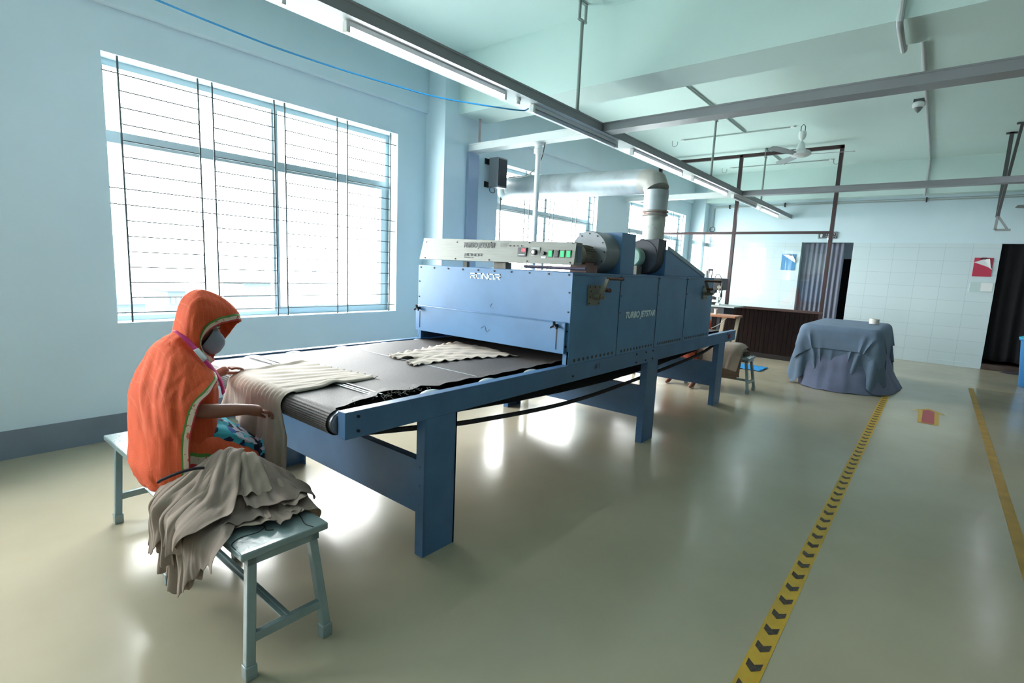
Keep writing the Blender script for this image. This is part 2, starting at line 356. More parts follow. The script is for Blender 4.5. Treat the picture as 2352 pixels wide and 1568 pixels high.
# windows
wi = 0
for a, b in WIN:
    wi += 1; xf = XW-0.20; mid = a + (b-a)*0.505
    root = bpy.data.objects.new('window_%d' % wi, None); COL.objects.link(root); root.location = (xf, (a+b)/2, 0.93); root['kind'] = 'structure'; WLOC[root.name] = Vector(root.location)
    m = MB(); f = 0.045
    for y0, y1 in ((a, a+f), (b-f, b), (mid-0.03, mid+0.03)): m.box(xf-0.05, y0, 0.93, xf+0.03, y1, 2.93)
    m.box(xf-0.052, a, 2.88, xf+0.032, b, 2.932); m.box(xf-0.052, a, 0.928, xf+0.032, b, 0.97); m.box(xf-0.06, a, 2.32, xf+0.035, b, 2.41)
    m.box(xf-0.03, mid-0.002, 0.968, xf+0.045, b-f-0.061, 1.01); m.box(xf-0.03, b-f-0.06, 0.967, xf+0.043, b-f+0.002, 2.325)
    m.build('window_frame', ALU, root, smooth=False, fix=False)
    m = MB()
    for ya, yb, za, zb in ((a+f, mid-0.03, 0.97, 2.32), (mid+0.03, b-f, 0.97, 2.32), (a+f, mid-0.03, 2.41, 2.88), (mid+0.03, b-f, 2.41, 2.88)): m.add([(xf-0.01, ya, za), (xf-0.01, yb, za), (xf-0.01, yb, zb), (xf-0.01, ya, zb)], [(0, 1, 2, 3)])
    m.build('window_glass', GLASS, root, smooth=False)
    m = MB(); w = b-a; vs = [a+t*w/2.69 for t in (0.105, 0.65, 0.76, 1.29, 1.39, 1.94, 2.06, 2.61)]; xg = XW-0.03
    for y in vs: m.box(xg-0.006, y-0.006, 0.93, xg+0.006, y+0.006, 2.93)
    for k in range(16):
        z = 2.807-0.12*k
        if k in (0, 7, 8, 15): m.box(xg-0.004, a, z-0.004, xg+0.004, b, z+0.004)
        else:
            for i in range(0, 8, 2): m.box(xg-0.004, vs[i], z-0.004, xg+0.004, vs[i+1], z+0.004)
    m.build('window_grille', GRILLE, root, smooth=False, fix=False)

# outside
GRD = mat('hazy_ground', 'b9c2c0', 0.9, var=0.05, scale=0.2)
struct(MB().box(-120, -60, -4.3, -5.6, 80, -4.0).build('ground_outside', GRD, smooth=False))
HZ = mat('hazy_blue_wall', '37454c', 0.9, var=0.1, scale=1)
def house(x, y0, y1, z1, label, roofh=0.15):
    t = thing('distant_building', ((x-1), (y0+y1)/2, -4.0), label, 'building', 'faint buildings outside the window')
    MB().box(x-2, y0, -4.0, x, y1, z1).build('wall', HZ, t, smooth=False)
    MB().box(x-2.1, y0-0.06, z1, x+0.1, y1+0.06, z1+0.07).build('roof', mat('hazy_roof', '4a575d', 0.9), t, smooth=False)
    for k in range(3): MB().box(x, y0+(y1-y0)*(0.15+0.3*k), z1-0.32, x+0.02, y0+(y1-y0)*(0.33+0.3*k), z1-0.16).build('window', mat('hazy_pane', '58666d', 0.5), t, smooth=False)
house(-14, 3.1, 3.78, 0.30, 'faint blue-grey building low in the left corner of the nearest window')
house(-15, 4.55, 4.95, 0.52, 'small faint tower outside, just left of the orange hood')
house(-22, 9.4, 10.6, 0.35, 'faint low building outside, right of the orange hood')

# ================================================================ floor markings
YEL = mat('yellow_tape', 'c39a1c', 0.45, var=0.12, scale=10); YEL2 = mat('worn_yellow_tape', 'a07a1e', 0.5, var=0.2, scale=6); CHEV = mat('worn_black_print', '4a3c2a', 0.6, col2='2c2620', scale=120, thr=(0.4, 0.6)); RED = mat('red_sticker', 'a63b42', 0.5, var=0.1)
m = MB(); m.box(-0.413, 0.6, 0, -0.335, 8.6, 0.0012)
y = 0.65
while y < 8.5:
    c = -0.374; w = 0.022
    m.add([(c-0.027, y+0.062, 0.0022), (c-0.027, y+0.018, 0.0022), (c, y-0.012, 0.0022), (c+0.027, y+0.018, 0.0022), (c+0.027, y+0.062, 0.0022), (c, y+0.036, 0.0022)], [(0, 1, 2, 5), (5, 2, 3, 4)], 1); y += 0.1365
tag(m.build('floor_tape', [YEL, CHEV], smooth=False, fix=False), 'yellow floor tape printed with dark chevrons, running to the covered table', 'floor tape')
tag(MB().box(0.53, 2.2, 0, 0.592, 10.36, 0.0012).build('floor_tape', YEL2, smooth=False), 'plain mustard yellow floor tape along the right side of the aisle', 'floor tape')
tag(MB().box(0.62, 10.435, 0, 1.9, 10.452, 0.001).build('floor_tape', YEL2, smooth=False), 'thin yellow line across the floor before the black curtained doorway', 'floor tape')
m = MB(); m.add([(-0.005, 7.19, 0.002), (0.185, 7.19, 0.002), (0.185, 7.86, 0.002), (-0.005, 7.86, 0.002)], [(0, 1, 2, 3)], 0)
m.add([(-0.07, 7.86, 0.002), (0.25, 7.86, 0.002), (0.09, 8.12, 0.002)], [(0, 1, 2)], 0)
m.add([(0.035, 7.22, 0.003), (0.145, 7.22, 0.003), (0.145, 7.93, 0.003), (0.09, 8.03, 0.003), (0.035, 7.93, 0.003)], [(0, 1, 2, 3, 4)], 1)
tag(m.build('floor_arrow', [YEL, RED], smooth=False, fix=False), 'red and yellow arrow sticker on the aisle floor pointing away', 'floor sticker')

# ================================================================ steel beams, lamps, hangers
def beam(name, x0, y0, x1, y1, z0, z1, label, m=BEAM, bottom=None, grp='overhead steel beams'):
    b = MB(); t = 0.006
    b.box(x0, y0, z0, x1, y1, z1)
    if x1-x0 > y1-y0: b.box(x0, y0-0.006, z1-0.012, x1, y0, z1).box(x0, y0-0.006, z0, x1, y0, z0+0.008)
    else: b.box(x1, y0, z1-0.012, x1+0.006, y1, z1)
    o = b.build(name, m, smooth=False); 
    return tag(o, label, 'beam', grp)
XB0, XB1 = -2.96, -2.72
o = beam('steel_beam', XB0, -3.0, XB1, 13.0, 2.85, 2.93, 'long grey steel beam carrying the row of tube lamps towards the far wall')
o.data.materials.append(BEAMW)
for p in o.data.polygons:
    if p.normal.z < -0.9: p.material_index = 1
beam('steel_beam', -4.54, 4.58, XB0, 4.735, 2.85, 2.93, 'short pale steel beam from the window column to the lamp beam', BEAMW)  # light falling on this segment is put into its white colour
beam('steel_beam', XB1+0.008, 4.58, XR-0.01, 4.735, 2.85, 2.93, 'nearest grey cross beam running right from the lamp beam')
beam('steel_beam', -4.88, 9.2, XB0, 9.35, 2.85, 2.93, 'far pale cross beam left of the lamp beam, behind the duct', BEAMW)  # same lit white colour as the nearer left segment
beam('steel_beam', XB1+0.008, 9.2, XR-0.01, 9.35, 2.85, 2.93, 'far grey cross beam running right, passing under the ceiling fan')
o = MB().box(-4.584, 4.60, 0.0, -4.548, 4.78, 2.848).build('steel_post', mat('post_blue_grey', '8fa3bb', 0.4), bevel=0.003); tag(o, 'blue-grey steel post against the window column under the cross beam', 'post')

TUBEON = emis('lamp_tube_lit', 'eef2ff', 10.0); TUBEOFF = mat('lamp_tube_unlit', 'b9bfc6', 0.3)
VIO = mat('lamp_violet_edge', '8d84d8', 0.4)
def lamp(x, y0, y1, z, on, label, grp='tube lamps under the long beam'):
    t = thing('tube_lamp', (x, (y0+y1)/2, z+0.03), label, 'lamp', grp)
    MB().box(x-0.022, y0, z+0.004, x+0.022, y1, z+0.034).build('housing', WHITEP, t, bevel=0.003)
    MB().cyl((x, y0+0.02, z-0.012), (x, y1-0.02, z-0.012), 0.016, n=14).build('tube', TUBEON if on else TUBEOFF, t)
    MB().box(x-0.024, y0-0.015, z-0.03, x+0.024, y0+0.012, z+0.034).build('end_cap', WHITEP, t, bevel=0.005)
    MB().box(x-0.024, y1-0.012, z-0.03, x+0.024, y1+0.015, z+0.034).build('end_cap', WHITEP, t, bevel=0.005)
    return t
LZ = 2.812; LX = -2.79
spec = [(0.10, 1.42, 1, 'lit tube lamp nearest the camera, cut off at the top edge'), (1.80, 3.18, 1, 'large lit tube lamp above the conveyor, nearest complete one'),
 (3.55, 4.98, 0, 'unlit tube lamp where the first cross beam meets the lamp beam'), (5.36, 6.76, 1, 'lit tube lamp just above the bend of the duct'),
 (7.18, 8.63, 1, 'lit tube lamp between the duct bend and the far cross beam'), (8.97, 10.3, 0, 'unlit tube lamp under the far cross beam junction'),
 (10.66, 11.99, 1, 'farthest lit tube lamp near the end of the lamp beam')]
for a, b, on, lb in spec: lamp(LX, a, b, LZ, on, lb)
# second aisle row, right of the frame (lights the aisle)
beam('steel_beam', 0.98, -3.0, 1.16, 13.0, 2.94, 3.02, 'grey steel beam carrying the lamps over the right aisle')
for a, lb in ((8.3, 'lit tube lamp over the right aisle, nearer the camera'), (10.6, 'lit tube lamp over the right aisle, nearest the far wall')): lamp(1.07, a, a+1.4, 2.90, 1, lb, 'aisle tube lamps')
lamp(1.07, -2.2, -0.8, 2.90, 1, 'added fill tube lamp over the aisle, unseen behind the camera', 'aisle tube lamps')  # extra lamp added out of view to brighten the floor and oven side
lamp(LX, -2.6, -1.2, LZ, 1, 'added fill tube lamp on the long beam, unseen behind the camera')  # unseen lamp added to lift the light on the left
# cable glands and conduit bits on the beam
g = thing('cable_gland', (-2.80, 3.37, 2.80), 'white round cable gland under the beam between two tube lamps', 'cable gland')
MB().lathe([(0.016, 0), (0.018, 0.004), (0.018, 0.025), (0.024, 0.03), (0.024, 0.05)], (-2.80, 3.37, 2.80)).build('gland_body', WHITEP, g); MB().lathe([(0.027, 0), (0.027, 0.006)], (-2.80, 3.37, 2.835)).build('collar', WHITEP, g)
# hangers
HANG = mat('hanger_grey', '8b9491', 0.45, 0.2)
for yy, zt, lb in ((1.78, 3.895, 'hanger rod rising from the lamp beam at the top edge'), (4.22, 3.895, 'hanger rod with square bracket left of the first cross beam'), (7.87, 3.895, 'hanger rod between the two right cross beams'), (10.65, 3.895, 'farthest hanger rod with bracket, left of the ceiling fan')):
    t = thing('beam_hanger', (-2.79, yy, 2.93), lb, 'hanger', 'rods hanging the lamp beam from the ceiling')
    MB().cyl((-2.79, yy, 2.93), (-2.79, yy, 3.73), 0.016, n=12).build('rod', HANG, t)
    m = MB(); 
    for dy in (-0.05, 0.05): m.bar((-2.79, yy+dy, 3.73), (-2.79, yy+dy, 3.895), 0.012, 0.03)
    m.bar((-2.79, yy-0.056, 3.735), (-2.79, yy+0.056, 3.735), 0.03, 0.012).bar((-2.79, yy-0.056, 3.885), (-2.79, yy+0.056, 3.885), 0.03, 0.012)
    m.build('bracket', HANG, t, smooth=False)
    MB().lathe([(0.03, 0), (0.03, 0.03), (0.017, 0.034)], (-2.79, yy, 2.93), n=14).build('foot_collar', HANG, t)
PIPE = mat('grey_pipe', 'a2aba8', 0.45, 0.1)
tag(MB().cyl((-2.79, 6.3, 3.875), (-2.79, 9.25, 3.875), 0.014, n=10).build('ceiling_conduit', PIPE), 'thin grey conduit running along the ceiling between the right cross beams', 'conduit', 'ceiling conduits')
tag(MB().cyl((-2.79, 10.72, 3.875), (-2.79, 12.1, 3.875), 0.014, n=10).build('ceiling_conduit', PIPE), 'short thin ceiling conduit left of the fan, beyond the farthest hanger', 'conduit', 'ceiling conduits')
for y, x0, x1, hk, lb in ((9.30, -3.85, -2.08, (-4.0,), 'thin ceiling conduit ending at the spinning fan'), (12.1, -3.85, -1.95, (-4.0, -1.86), 'farthest thin conduit with a hook at both ends')):
    t = thing('ceiling_conduit', ((x0+x1)/2, y, 3.88), lb, 'conduit', 'ceiling conduits')
    MB().cyl((x0, y, 3.882), (x1, y, 3.882), 0.010, n=8).build('pipe', PIPE, t)
    for xx in (x0, x1): MB().lathe([(0.035, 0), (0.04, 0.02)], (xx, y, 3.87), n=14).build('junction_box', WHITEP, t)
    for xx in hk: MB().tube([(xx-0.05, y, 3.895), (xx-0.05, y, 3.83), (xx-0.035, y, 3.80), (xx, y, 3.79), (xx+0.035, y, 3.80), (xx+0.05, y, 3.83), (xx+0.05, y, 3.87)], 0.006, n=6).build('hook', PIPE, t)
t = tag(MB().tube([(-0.42, 0.6, 3.86), (-0.42, 4.39, 3.86), (-0.42, 4.42, 3.84), (-0.42, 4.42, 3.22), (-0.42, 4.46, 3.21), (-0.42, 4.93, 3.21), (-0.42, 4.955, 3.23), (-0.42, 4.955, 3.86), (-0.42, 5.0, 3.872), (-0.43, 12.72, 3.872), (-0.43, 12.77, 3.85), (-0.43, 12.77, 3.2)], 0.02, n=10).build('ceiling_conduit', mat('white_pipe', 'b4b8ba', 0.4)), 'thick white conduit crossing the ceiling over the right aisle and round the beam', 'conduit', 'ceiling conduits')
t = thing('wall_pipe', (-1.8, 13.0, 3.15), 'thin white pipe along the far wall dropping at its left end', 'pipe')
MB().tube([(-4.46, 13.04, 2.70), (-4.46, 13.04, 3.13), (-4.42, 13.04, 3.155), (XR, 13.04, 3.155)], 0.012, n=8).tube([(-4.42, 13.04, 3.19), (XR, 13.04, 3.19)], 0.008, n=8).build('pipe_run', PIPE, t)
MB().tube([(-4.46+0.06*math.cos(k*0.55), 13.03, 2.64+0.06*math.sin(k*0.55)) for k in range(13)], 0.008, n=6).build('cable_coil', SCREW, t)
for xx in (-4.1, -3.4, -2.9, -1.9, -0.4, 1.2): MB().box(xx-0.01, 13.02, 3.12, xx+0.01, 13.07, 3.21).build('pipe_clip', SCREW, t, smooth=False)
# smoke detector beside the white conduit
t = thing('smoke_detector', (-0.49, 8.55, 3.80), 'dome shaped detector hanging beside the thick white conduit', 'detector')
py = 8.75
MB().lathe([(0.05, 0.035), (0.065, 0.045), (0.07, 0.07), (0.06, 0.10), (0.045, 0.11)], (-0.50, py, 3.755)).build('detector_base', WHITEP, t)
MB().lathe([(0.004, -0.02), (0.025, 0.0), (0.045, 0.035), (0.05, 0.045)], (-0.50, py, 3.745)).build('sensor_dome', mat('sensor_grey', '6d7577', 0.4), t)
MB().box(-0.56, py-0.04, 3.862, -0.42, py+0.04, 3.895).build('mount_plate', mat('mount_dark', '4a5052', 0.5), t)

# blue cable
cp = [(360,-3.4,1.047,2.823)]
pts = [(-3.46,0.80,2.87),(-3.4,1.047,2.823),(-3.35,1.30,2.79),(-3.3,1.55,2.762),(-3.25,1.81,2.745),(-3.2,2.076,2.735),(-3.15,2.42,2.737),(-3.1,2.756,2.745),(-3.0,3.127,2.769),(-2.88,3.50,2.80),(-2.82,3.54,2.815)]
def smooth_path(pts, n=6):
    P = [Vector(p) for p in pts]; P = [P[0]*2-P[1]] + P + [P[-1]*2-P[-2]]; out = []
    for i in range(1, len(P)-2):
        for k in range(n):
            t = k/n; a, b, c, d = P[i-1], P[i], P[i+1], P[i+2]
            out.append(0.5*((2*b)+(c-a)*t+(2*a-5*b+4*c-d)*t*t+(-a+3*b-3*c+d)*t**3))
    out.append(P[-2]); return out
pts = [(-3.75,-1.2,3.5),(-3.6,0.1,3.06)] + pts
tag(MB().tube(smooth_path(pts), 0.006, n=8).build('cable', mat('blue_cable', '1f79a8', 0.3)), 'bright blue cable swagging from the top edge to the unlit lamp', 'cable')
tag(MB().tube(smooth_path([(-3.45,4.64,2.84),(-3.62,4.80,2.70),(-3.95,5.0,2.60),(-4.3,5.05,2.60)]), 0.005, n=6).build('cable', BLACK), 'thin black cable drooping from the pale cross beam to the speaker', 'cable')
# white vertical conduit under the short beam
t = thing('vertical_conduit', (-3.55, 4.66, 1.0), 'white vertical pipe dropping from the pale cross beam behind the machine', 'conduit')
MB().cyl((-3.55, 4.66, 0.0), (-3.55, 4.66, 2.85), 0.03, n=18).build('pipe', WHITEP, t)
MB().lathe([(0.034, 0), (0.05, 0.01), (0.05, 0.05), (0.042, 0.06), (0.042, 0.085), (0.06, 0.09), (0.06, 0.115)], (-3.55, 4.66, 2.735)).build('flange', WHITEP, t)
tag(MB().tube([(-4.50, 4.72, 2.93), (-4.50, 4.72, 3.245)], 0.014, n=8).build('pipe_stub', mat('pink_pipe', 'b5a3a3', 0.5)), 'short pinkish pipe above the pale cross beam by the column', 'pipe')

# speaker
t = thing('wall_speaker', (-4.44, 5.0, 2.48), 'grey boxed loudspeaker with a dark grille on the window column', 'speaker')
MB().box(-4.52, 4.93, 2.48, -4.37, 5.11, 2.84).build('cabinet', mat('speaker_grey', '7f8388', 0.45, 0.1), t, bevel=0.008)
MB().box(-4.372, 4.945, 2.50, -4.362, 5.095, 2.82).build('speaker_grille', mat('speaker_grille', '2f3238', 0.7, bump=0.5, bscale=400), t)
for z in (2.50, 2.78): MB().box(-4.59, 4.94, z, -4.50, 4.96, z+0.05).box(-4.588, 4.92, z-0.01, -4.575, 5.0, z+0.06).build('wall_bracket', SCREW, t, bevel=0.002)
MB().tube(smooth_path([(-4.46, 4.90, 2.48), (-4.45, 4.88, 2.43), (-4.45, 4.93, 2.41), (-4.45, 4.98, 2.43), (-4.46, 4.97, 2.48)]), 0.004, n=6).build('speaker_cable', BLACK, t)

# ceiling fans
def fan(x, y, zh, ang, label):
    t = thing('ceiling_fan', (x, y, 3.895), label, 'ceiling fan', 'ceiling fans')
    MB().lathe([(0.018, 0), (0.045, 0.03), (0.055, 0.08), (0.05, 0.13), (0.03, 0.14)], (x, y, 3.895-0.24)).build('canopy', WHITEP, t)
    MB().cyl((x, y, zh+0.1), (x, y, 3.70), 0.012, n=12).build('down_rod', WHITEP, t)
    MB().tube([(x-0.03, y, 3.76), (x-0.03, y, 3.86), (x, y, 3.895), (x+0.03, y, 3.86), (x+0.03, y, 3.76)], 0.006, n=6).build('hook', SCREW, t)
    MB().lathe([(0.02, 0.20), (0.045, 0.17), (0.06, 0.10), (0.075, 0.07), (0.13, 0.055), (0.15, 0.03), (0.15, 0.0), (0.12, -0.02), (0.06, -0.035), (0.01, -0.04)], (x, y, zh), n=32).build('motor_housing', WHITEP, t)
    for k in range(3):
        a = ang + k*2*PI/3; d = Vector((math.cos(a), math.sin(a), 0)); n = Vector((-d.y, d.x, 0))
        pr = [(0.12, 0.03), (0.2, 0.05), (0.35, 0.062), (0.6, 0.07), (0.68, 0.06), (0.72, 0.03)]
        m = MB(); v = []
        for zz in (0.0, 0.006):
            for r, w in pr: v += [Vector((x, y, zh+zz)) + d*r + n*w + Vector((0, 0, 0.012)), Vector((x, y, zh+zz)) + d*r - n*w - Vector((0, 0, 0.012))]
        kk = len(pr); f = []
        for i in range(kk-1):
            a0 = 2*i; f.append((a0, a0+1, a0+3, a0+2)); b0 = 2*kk+2*i; f.append((b0+2, b0+3, b0+1, b0))
            f.append((a0, a0+2, b0+2, b0)); f.append((a0+3, a0+1, b0+1, b0+3))
        f.append((0, 2*kk, 2*kk+1, 1)); f.append((2*kk-2, 2*kk-1, 4*kk-1, 4*kk-2))
        m.add(v, f); m.build('blade', mat('fan_blade_grey', '9aa2a6', 0.4), t)
fan(-1.93, 9.27, 3.44, math.radians(8), 'white ceiling fan hanging above the glass partition frame')
fan(1.32, 9.4, 2.55, math.radians(195), 'brownish fan cut off by the right edge of the picture')
t = thing('hanging_frame', (0.58, 11.0, 2.4), 'grey angle iron frame hanging from the ceiling near the right edge', 'frame')
m = MB().bar((0.567, 11.2, 3.895), (0.567, 11.2, 2.62), 0.05, 0.05).bar((0.63, 10.6, 3.895), (0.567, 11.2, 2.62), 0.035, 0.035)
m.bar((0.50, 11.2, 3.88), (0.64, 11.2, 3.88), 0.05, 0.02).bar((0.57, 10.6, 3.88), (0.70, 10.6, 3.88), 0.05, 0.02)
m.build('hanging_posts', mat('angle_dark', '4c4e50', 0.5), t, smooth=False)
m = MB().bar((0.567, 11.15, 2.63), (0.56, 11.15, 2.42), 0.035, 0.02).bar((0.56, 11.15, 2.42), (0.74, 11.15, 2.42), 0.02, 0.035).bar((0.58, 11.15, 2.62), (0.70, 11.15, 2.43), 0.02, 0.03)
m.build('triangle_bracket', mat('angle_grey', '8a8f90', 0.5), t, smooth=False)
# ================================================================ conveyor dryer
CX = -1.875; XL = -3.49
M_ = thing('conveyor_dryer', (-2.68, 3.9, 0), 'long blue conveyor dryer with a dark mesh belt and an oven box in its middle', 'conveyor dryer')
def rail(x0, x1):
    m = MB(); m.box(x0, 1.2, 0.735, x1, 6.68, 0.856); o = m.build('side_rail', BLUE2, M_, bevel=0.003); return o
r = rail(CX-0.055, CX)
for y, z in ((1.265, 0.83), (1.265, 0.765), (2.98, 0.775), (4.13, 0.83), (4.27, 0.83), (4.13, 0.76), (4.27, 0.76), (3.95, 0.83), (3.95, 0.76), (6.35, 0.83), (6.42, 0.77)): MB().cyl((CX-0.002, y, z), (CX+0.006, y, z), 0.007, n=8).build('bolt', SCREW, r)
MB().box(CX-0.01, 6.40, 0.775, CX+0.012, 6.47, 0.825).build('red_switch', mat('dark_red_plastic', '6b1f26', 0.4), r, bevel=0.003)['label'] = 'small dark red switch'
text('pen_lettering', '#11', r, (CX+0.001, 3.27, 0.79), (PI/2, 0, PI/2), 0.055, BLACK)
rail(XL, XL+0.055)
for y0 in (1.655, 4.19, 6.085):
    for sx, xo in ((1, CX), (-1, XL)):
        m = MB(); xi = xo-sx*0.012; xf = xo-sx*0.06
        m.box(min(xi, xo), y0, 0, max(xi, xo), y0+0.215, 0.735).box(min(xf, xo), y0-0.008, 0, max(xf, xo), y0+0.002, 0.735).box(min(xf, xo), y0+0.205, 0, max(xf, xo), y0+0.215, 0.735)
        for z in (0.06, 0.28, 0.38, 0.48): m.cyl((xo-sx*0.035, y0-0.012, z), (xo-sx*0.035, y0-0.008, z), 0.006, n=8)
        m.build('leg', BLUE2, M_, smooth=False)
    m = MB().box(XL+0.012, y0-0.004, 0.23, CX-0.012, y0+0.006, 0.512).box(XL+0.012, y0, 0.502, CX-0.012, y0+0.045, 0.512)
    m.build('cross_panel', BLUE2, M_, smooth=False)
# belt
def belt_mat():
    m = bpy.data.materials.new('mesh_belt_fabric'); m.use_nodes = True; N = m.node_tree.nodes; L = m.node_tree.links; b = N['Principled BSDF']
    tc = N.new('ShaderNodeTexCoord'); n = N.new('ShaderNodeTexNoise'); n.inputs['Scale'].default_value = 420; n.inputs['Detail'].default_value = 2; L.new(tc.outputs['Object'], n.inputs['Vector'])
    r = N.new('ShaderNodeValToRGB'); r.color_ramp.elements[0].position = 0.35; r.color_ramp.elements[0].color = lin('332f30'); r.color_ramp.elements[1].position = 0.68; r.color_ramp.elements[1].color = lin('716c6a')
    L.new(n.outputs['Fac'], r.inputs[0]); L.new(r.outputs[0], b.inputs['Base Color']); b.inputs['Roughness'].default_value = 0.62; b.inputs['Specular IOR Level'].default_value = 0.3
    w = N.new('ShaderNodeTexWave'); w.wave_type = 'BANDS'; w.bands_direction = 'Z'; w.inputs['Scale'].default_value = 32; w.inputs['Distortion'].default_value = 0.3; L.new(tc.outputs['Object'], w.inputs['Vector'])
    ad = N.new('ShaderNodeMath'); ad.operation = 'MULTIPLY_ADD'; ad.inputs[1].default_value = 1.6; L.new(w.outputs['Fac'], ad.inputs[0]); L.new(n.outputs['Fac'], ad.inputs[2])
    bp = N.new('ShaderNodeBump'); bp.inputs['Strength'].default_value = 0.55; bp.inputs['Distance'].default_value = 0.004; L.new(ad.outputs[0], bp.inputs['Height']); L.new(bp.outputs[0], b.inputs['Normal'])
    return m
BELT = belt_mat()
path = [(y, 0.85) for y in np.linspace(6.5, 1.22, 108)] + [(1.22-0.058*math.sin(t), 0.792+0.058*math.cos(t)) for t in np.linspace(0.15, PI, 13)]
path += [(y, 0.734-0.12*math.sin(PI*min(1, max(0, (y-1.22)/5.3)))) for y in np.linspace(1.3, 6.5, 40)]
rnd = np.random.RandomState(3); G = []
for i, (y, z) in enumerate(path):
    top = i < 108; xe = -2.0 + rnd.uniform(-1, 1)*0.006
    if top:
        xe = -2.015+0.006*math.sin(y*9)+rnd.uniform(-1, 1)*0.005
        if y < 1.55: xe = -1.985-0.05*max(0, (y-1.25)/0.3)+rnd.uniform(-1, 1)*0.008
        if 1.50 < y < 1.62: xe -= 0.03+rnd.uniform(0, 1)*0.03
        if 1.62 <= y < 1.9: xe = -2.03+0.02*math.sin(y*31)+rnd.uniform(-1, 1)*0.006
    elif y < 1.25: xe = -1.965
    xl = -3.405+0.008*math.sin(y*7)+rnd.uniform(-1, 1)*0.003
    row = []
    for k, t in enumerate(np.linspace(0, 1, 15)):
        zz = z + (0.003*math.sin(3*y+5*t*2) if top else 0)
        if top and k == 14 and y > 1.2: zz += 0.006+rnd.uniform(-1, 1)*0.005
        row.append((xl+(xe-xl)*t, y, zz))
    G.append(row)
belt = MB().grid(G).build('belt', BELT, M_, smooth=True, angle=60, fix=False)
SEAM = mat('white_belt_seam', 'c4cbd0', 0.5, var=0.15, scale=40)
m = MB(); 
for y in (1.462, 1.482, 1.512): m.box(-3.38, y, 0.8535, -2.05 if y > 1.47 else -2.02, y+0.010, 0.856)
m.box(-3.2, 2.185, 0.853, -2.04, 2.19, 0.8545)
m.build('belt_seam', SEAM, belt, smooth=False)
m = MB()   # frayed threads at the torn edge
for k in range(46):
    y = 1.30+rnd.uniform(0, 0.62) if k < 30 else rnd.uniform(1.5, 1.62); x = -2.04+rnd.uniform(-0.02, 0.05); p = [Vector((x, y, 0.853))]
    for q in range(3): p.append(p[-1]+Vector((rnd.uniform(-0.004, 0.012), rnd.uniform(-0.010, 0.010), rnd.uniform(-0.010, 0.006))))
    m.tube(p, 0.0012, n=4)
m.build('frayed_threads', mat('frayed_thread', '8d8780', 0.8), belt)['kind'] = 'stuff'
m = MB().cyl((-3.42, 1.225, 0.792), (-1.945, 1.225, 0.792), 0.052, n=28).cyl((-1.965, 1.225, 0.792), (-1.938, 1.225, 0.792), 0.045, n=24)
m.build('roller', mat('roller_steel', '9a9ba0', 0.3, 0.8), M_)
MB().cyl((-3.44, 6.45, 0.792), (-1.94, 6.45, 0.792), 0.05, n=24).build('roller', MATS['roller_steel'], M_)
MB().box(-3.43, 1.3, 0.775, -1.935, 6.3, 0.80).box(-3.43, 1.3, 0.735, -1.93, 1.34, 0.775).build('belt_bed', mat('belt_bed_brown', '4c403f', 0.6, var=0.2), M_, smooth=False)
BR = mat('worn_bearing_metal', 'a7b4b6', 0.35, 0.4)
for xx, ys_ in ((-1.965, (1.76, 2.2, 2.62)), (-3.415, (1.5, 1.78, 2.16, 2.55, 2.9))):
    for y in ys_:
        MB().sphere((xx, y, 0.828), (0.040, 0.075, 0.026), n=14).cyl((xx, y+0.01, 0.83), (xx, y+0.01, 0.853), 0.008, n=8).build('bearing', BR, M_)
# oven body
OY0, OY1, OZ0, OZ1, OX0 = 2.91, 5.68, 0.857, 1.485, -3.43
m = MB(); t = 0.02
m.box(CX-t, OY0, OZ0, CX, OY1, OZ1).box(OX0, OY0, OZ0, OX0+t, OY1, OZ1).box(OX0, OY0, OZ1-t, CX, OY1, OZ1)
m.box(OX0, OY0-0.004, 0.95, CX-0.0005, OY0+0.016, OZ1).box(OX0, OY1-0.02, 0.95, CX, OY1, OZ1)
m.box(CX-0.05, OY0, OZ0, CX-0.001, OY0+0.03, 0.96).box(OX0, OY0, OZ0, OX0+0.04, OY0+0.03, 0.96)
oven = m.build('oven_body', BLUE, M_, bevel=0.003)
MB().box(OX0+0.03, OY0+0.30, 0.90, CX-0.03, OY1-0.1, 1.45).build('oven_shade_block', mat('oven_dark', '15161a', 0.9), M_, smooth=False)  # near-black solid block stands for the shade inside the oven mouth
m = MB()
for y in (3.582, 4.275, 4.93): m.box(CX-0.001, y-0.002, OZ0, CX+0.0015, y+0.002, OZ1)
m.box(CX-0.001, OY0, OZ1-0.012, CX+0.0015, OY1, OZ1-0.010).build('panel_seam', SCREW, oven, smooth=False)
m = MB()
for y in (3.582, 4.275, 4.93):
    for z in (1.46, 1.32, 1.19):
        for d in (0.02, -0.02) if z > 1.4 else (0.02,): m.cyl((CX, y+d, z), (CX+0.003, y+d, z), 0.0045, n=8)
for k in range(10): m.cyl((OX0+0.03+k*0.166, OY0-0.003, 1.468), (OX0+0.03+k*0.166, OY0-0.009, 1.468), 0.007, n=8)
for z in (1.35, 1.22, 1.09): m.cyl((OX0+0.015, OY0-0.003, z), (OX0+0.015, OY0-0.009, z), 0.006, n=8).cyl((CX-0.02, OY0-0.003, z), (CX-0.02, OY0-0.009, z), 0.006, n=8)
m.cyl((CX-0.025, OY0-0.003, 0.985), (CX-0.025, OY0-0.012, 0.985), 0.009, n=8)
m.build('screw_head', SCREW, oven)
m = MB()
for y0, y1, n in ((2.985, 3.52, 10), (3.67, 4.22, 11), (4.36, 4.87, 12), (5.0, 5.62, 14)):
    for k in range(n): y = y0+(y1-y0)*k/(n-1); m.cyl((CX-0.002, y, 0.884), (CX+0.0015, y, 0.884), 0.0125, n=12)
m.build('vent_holes', BLACK, oven)
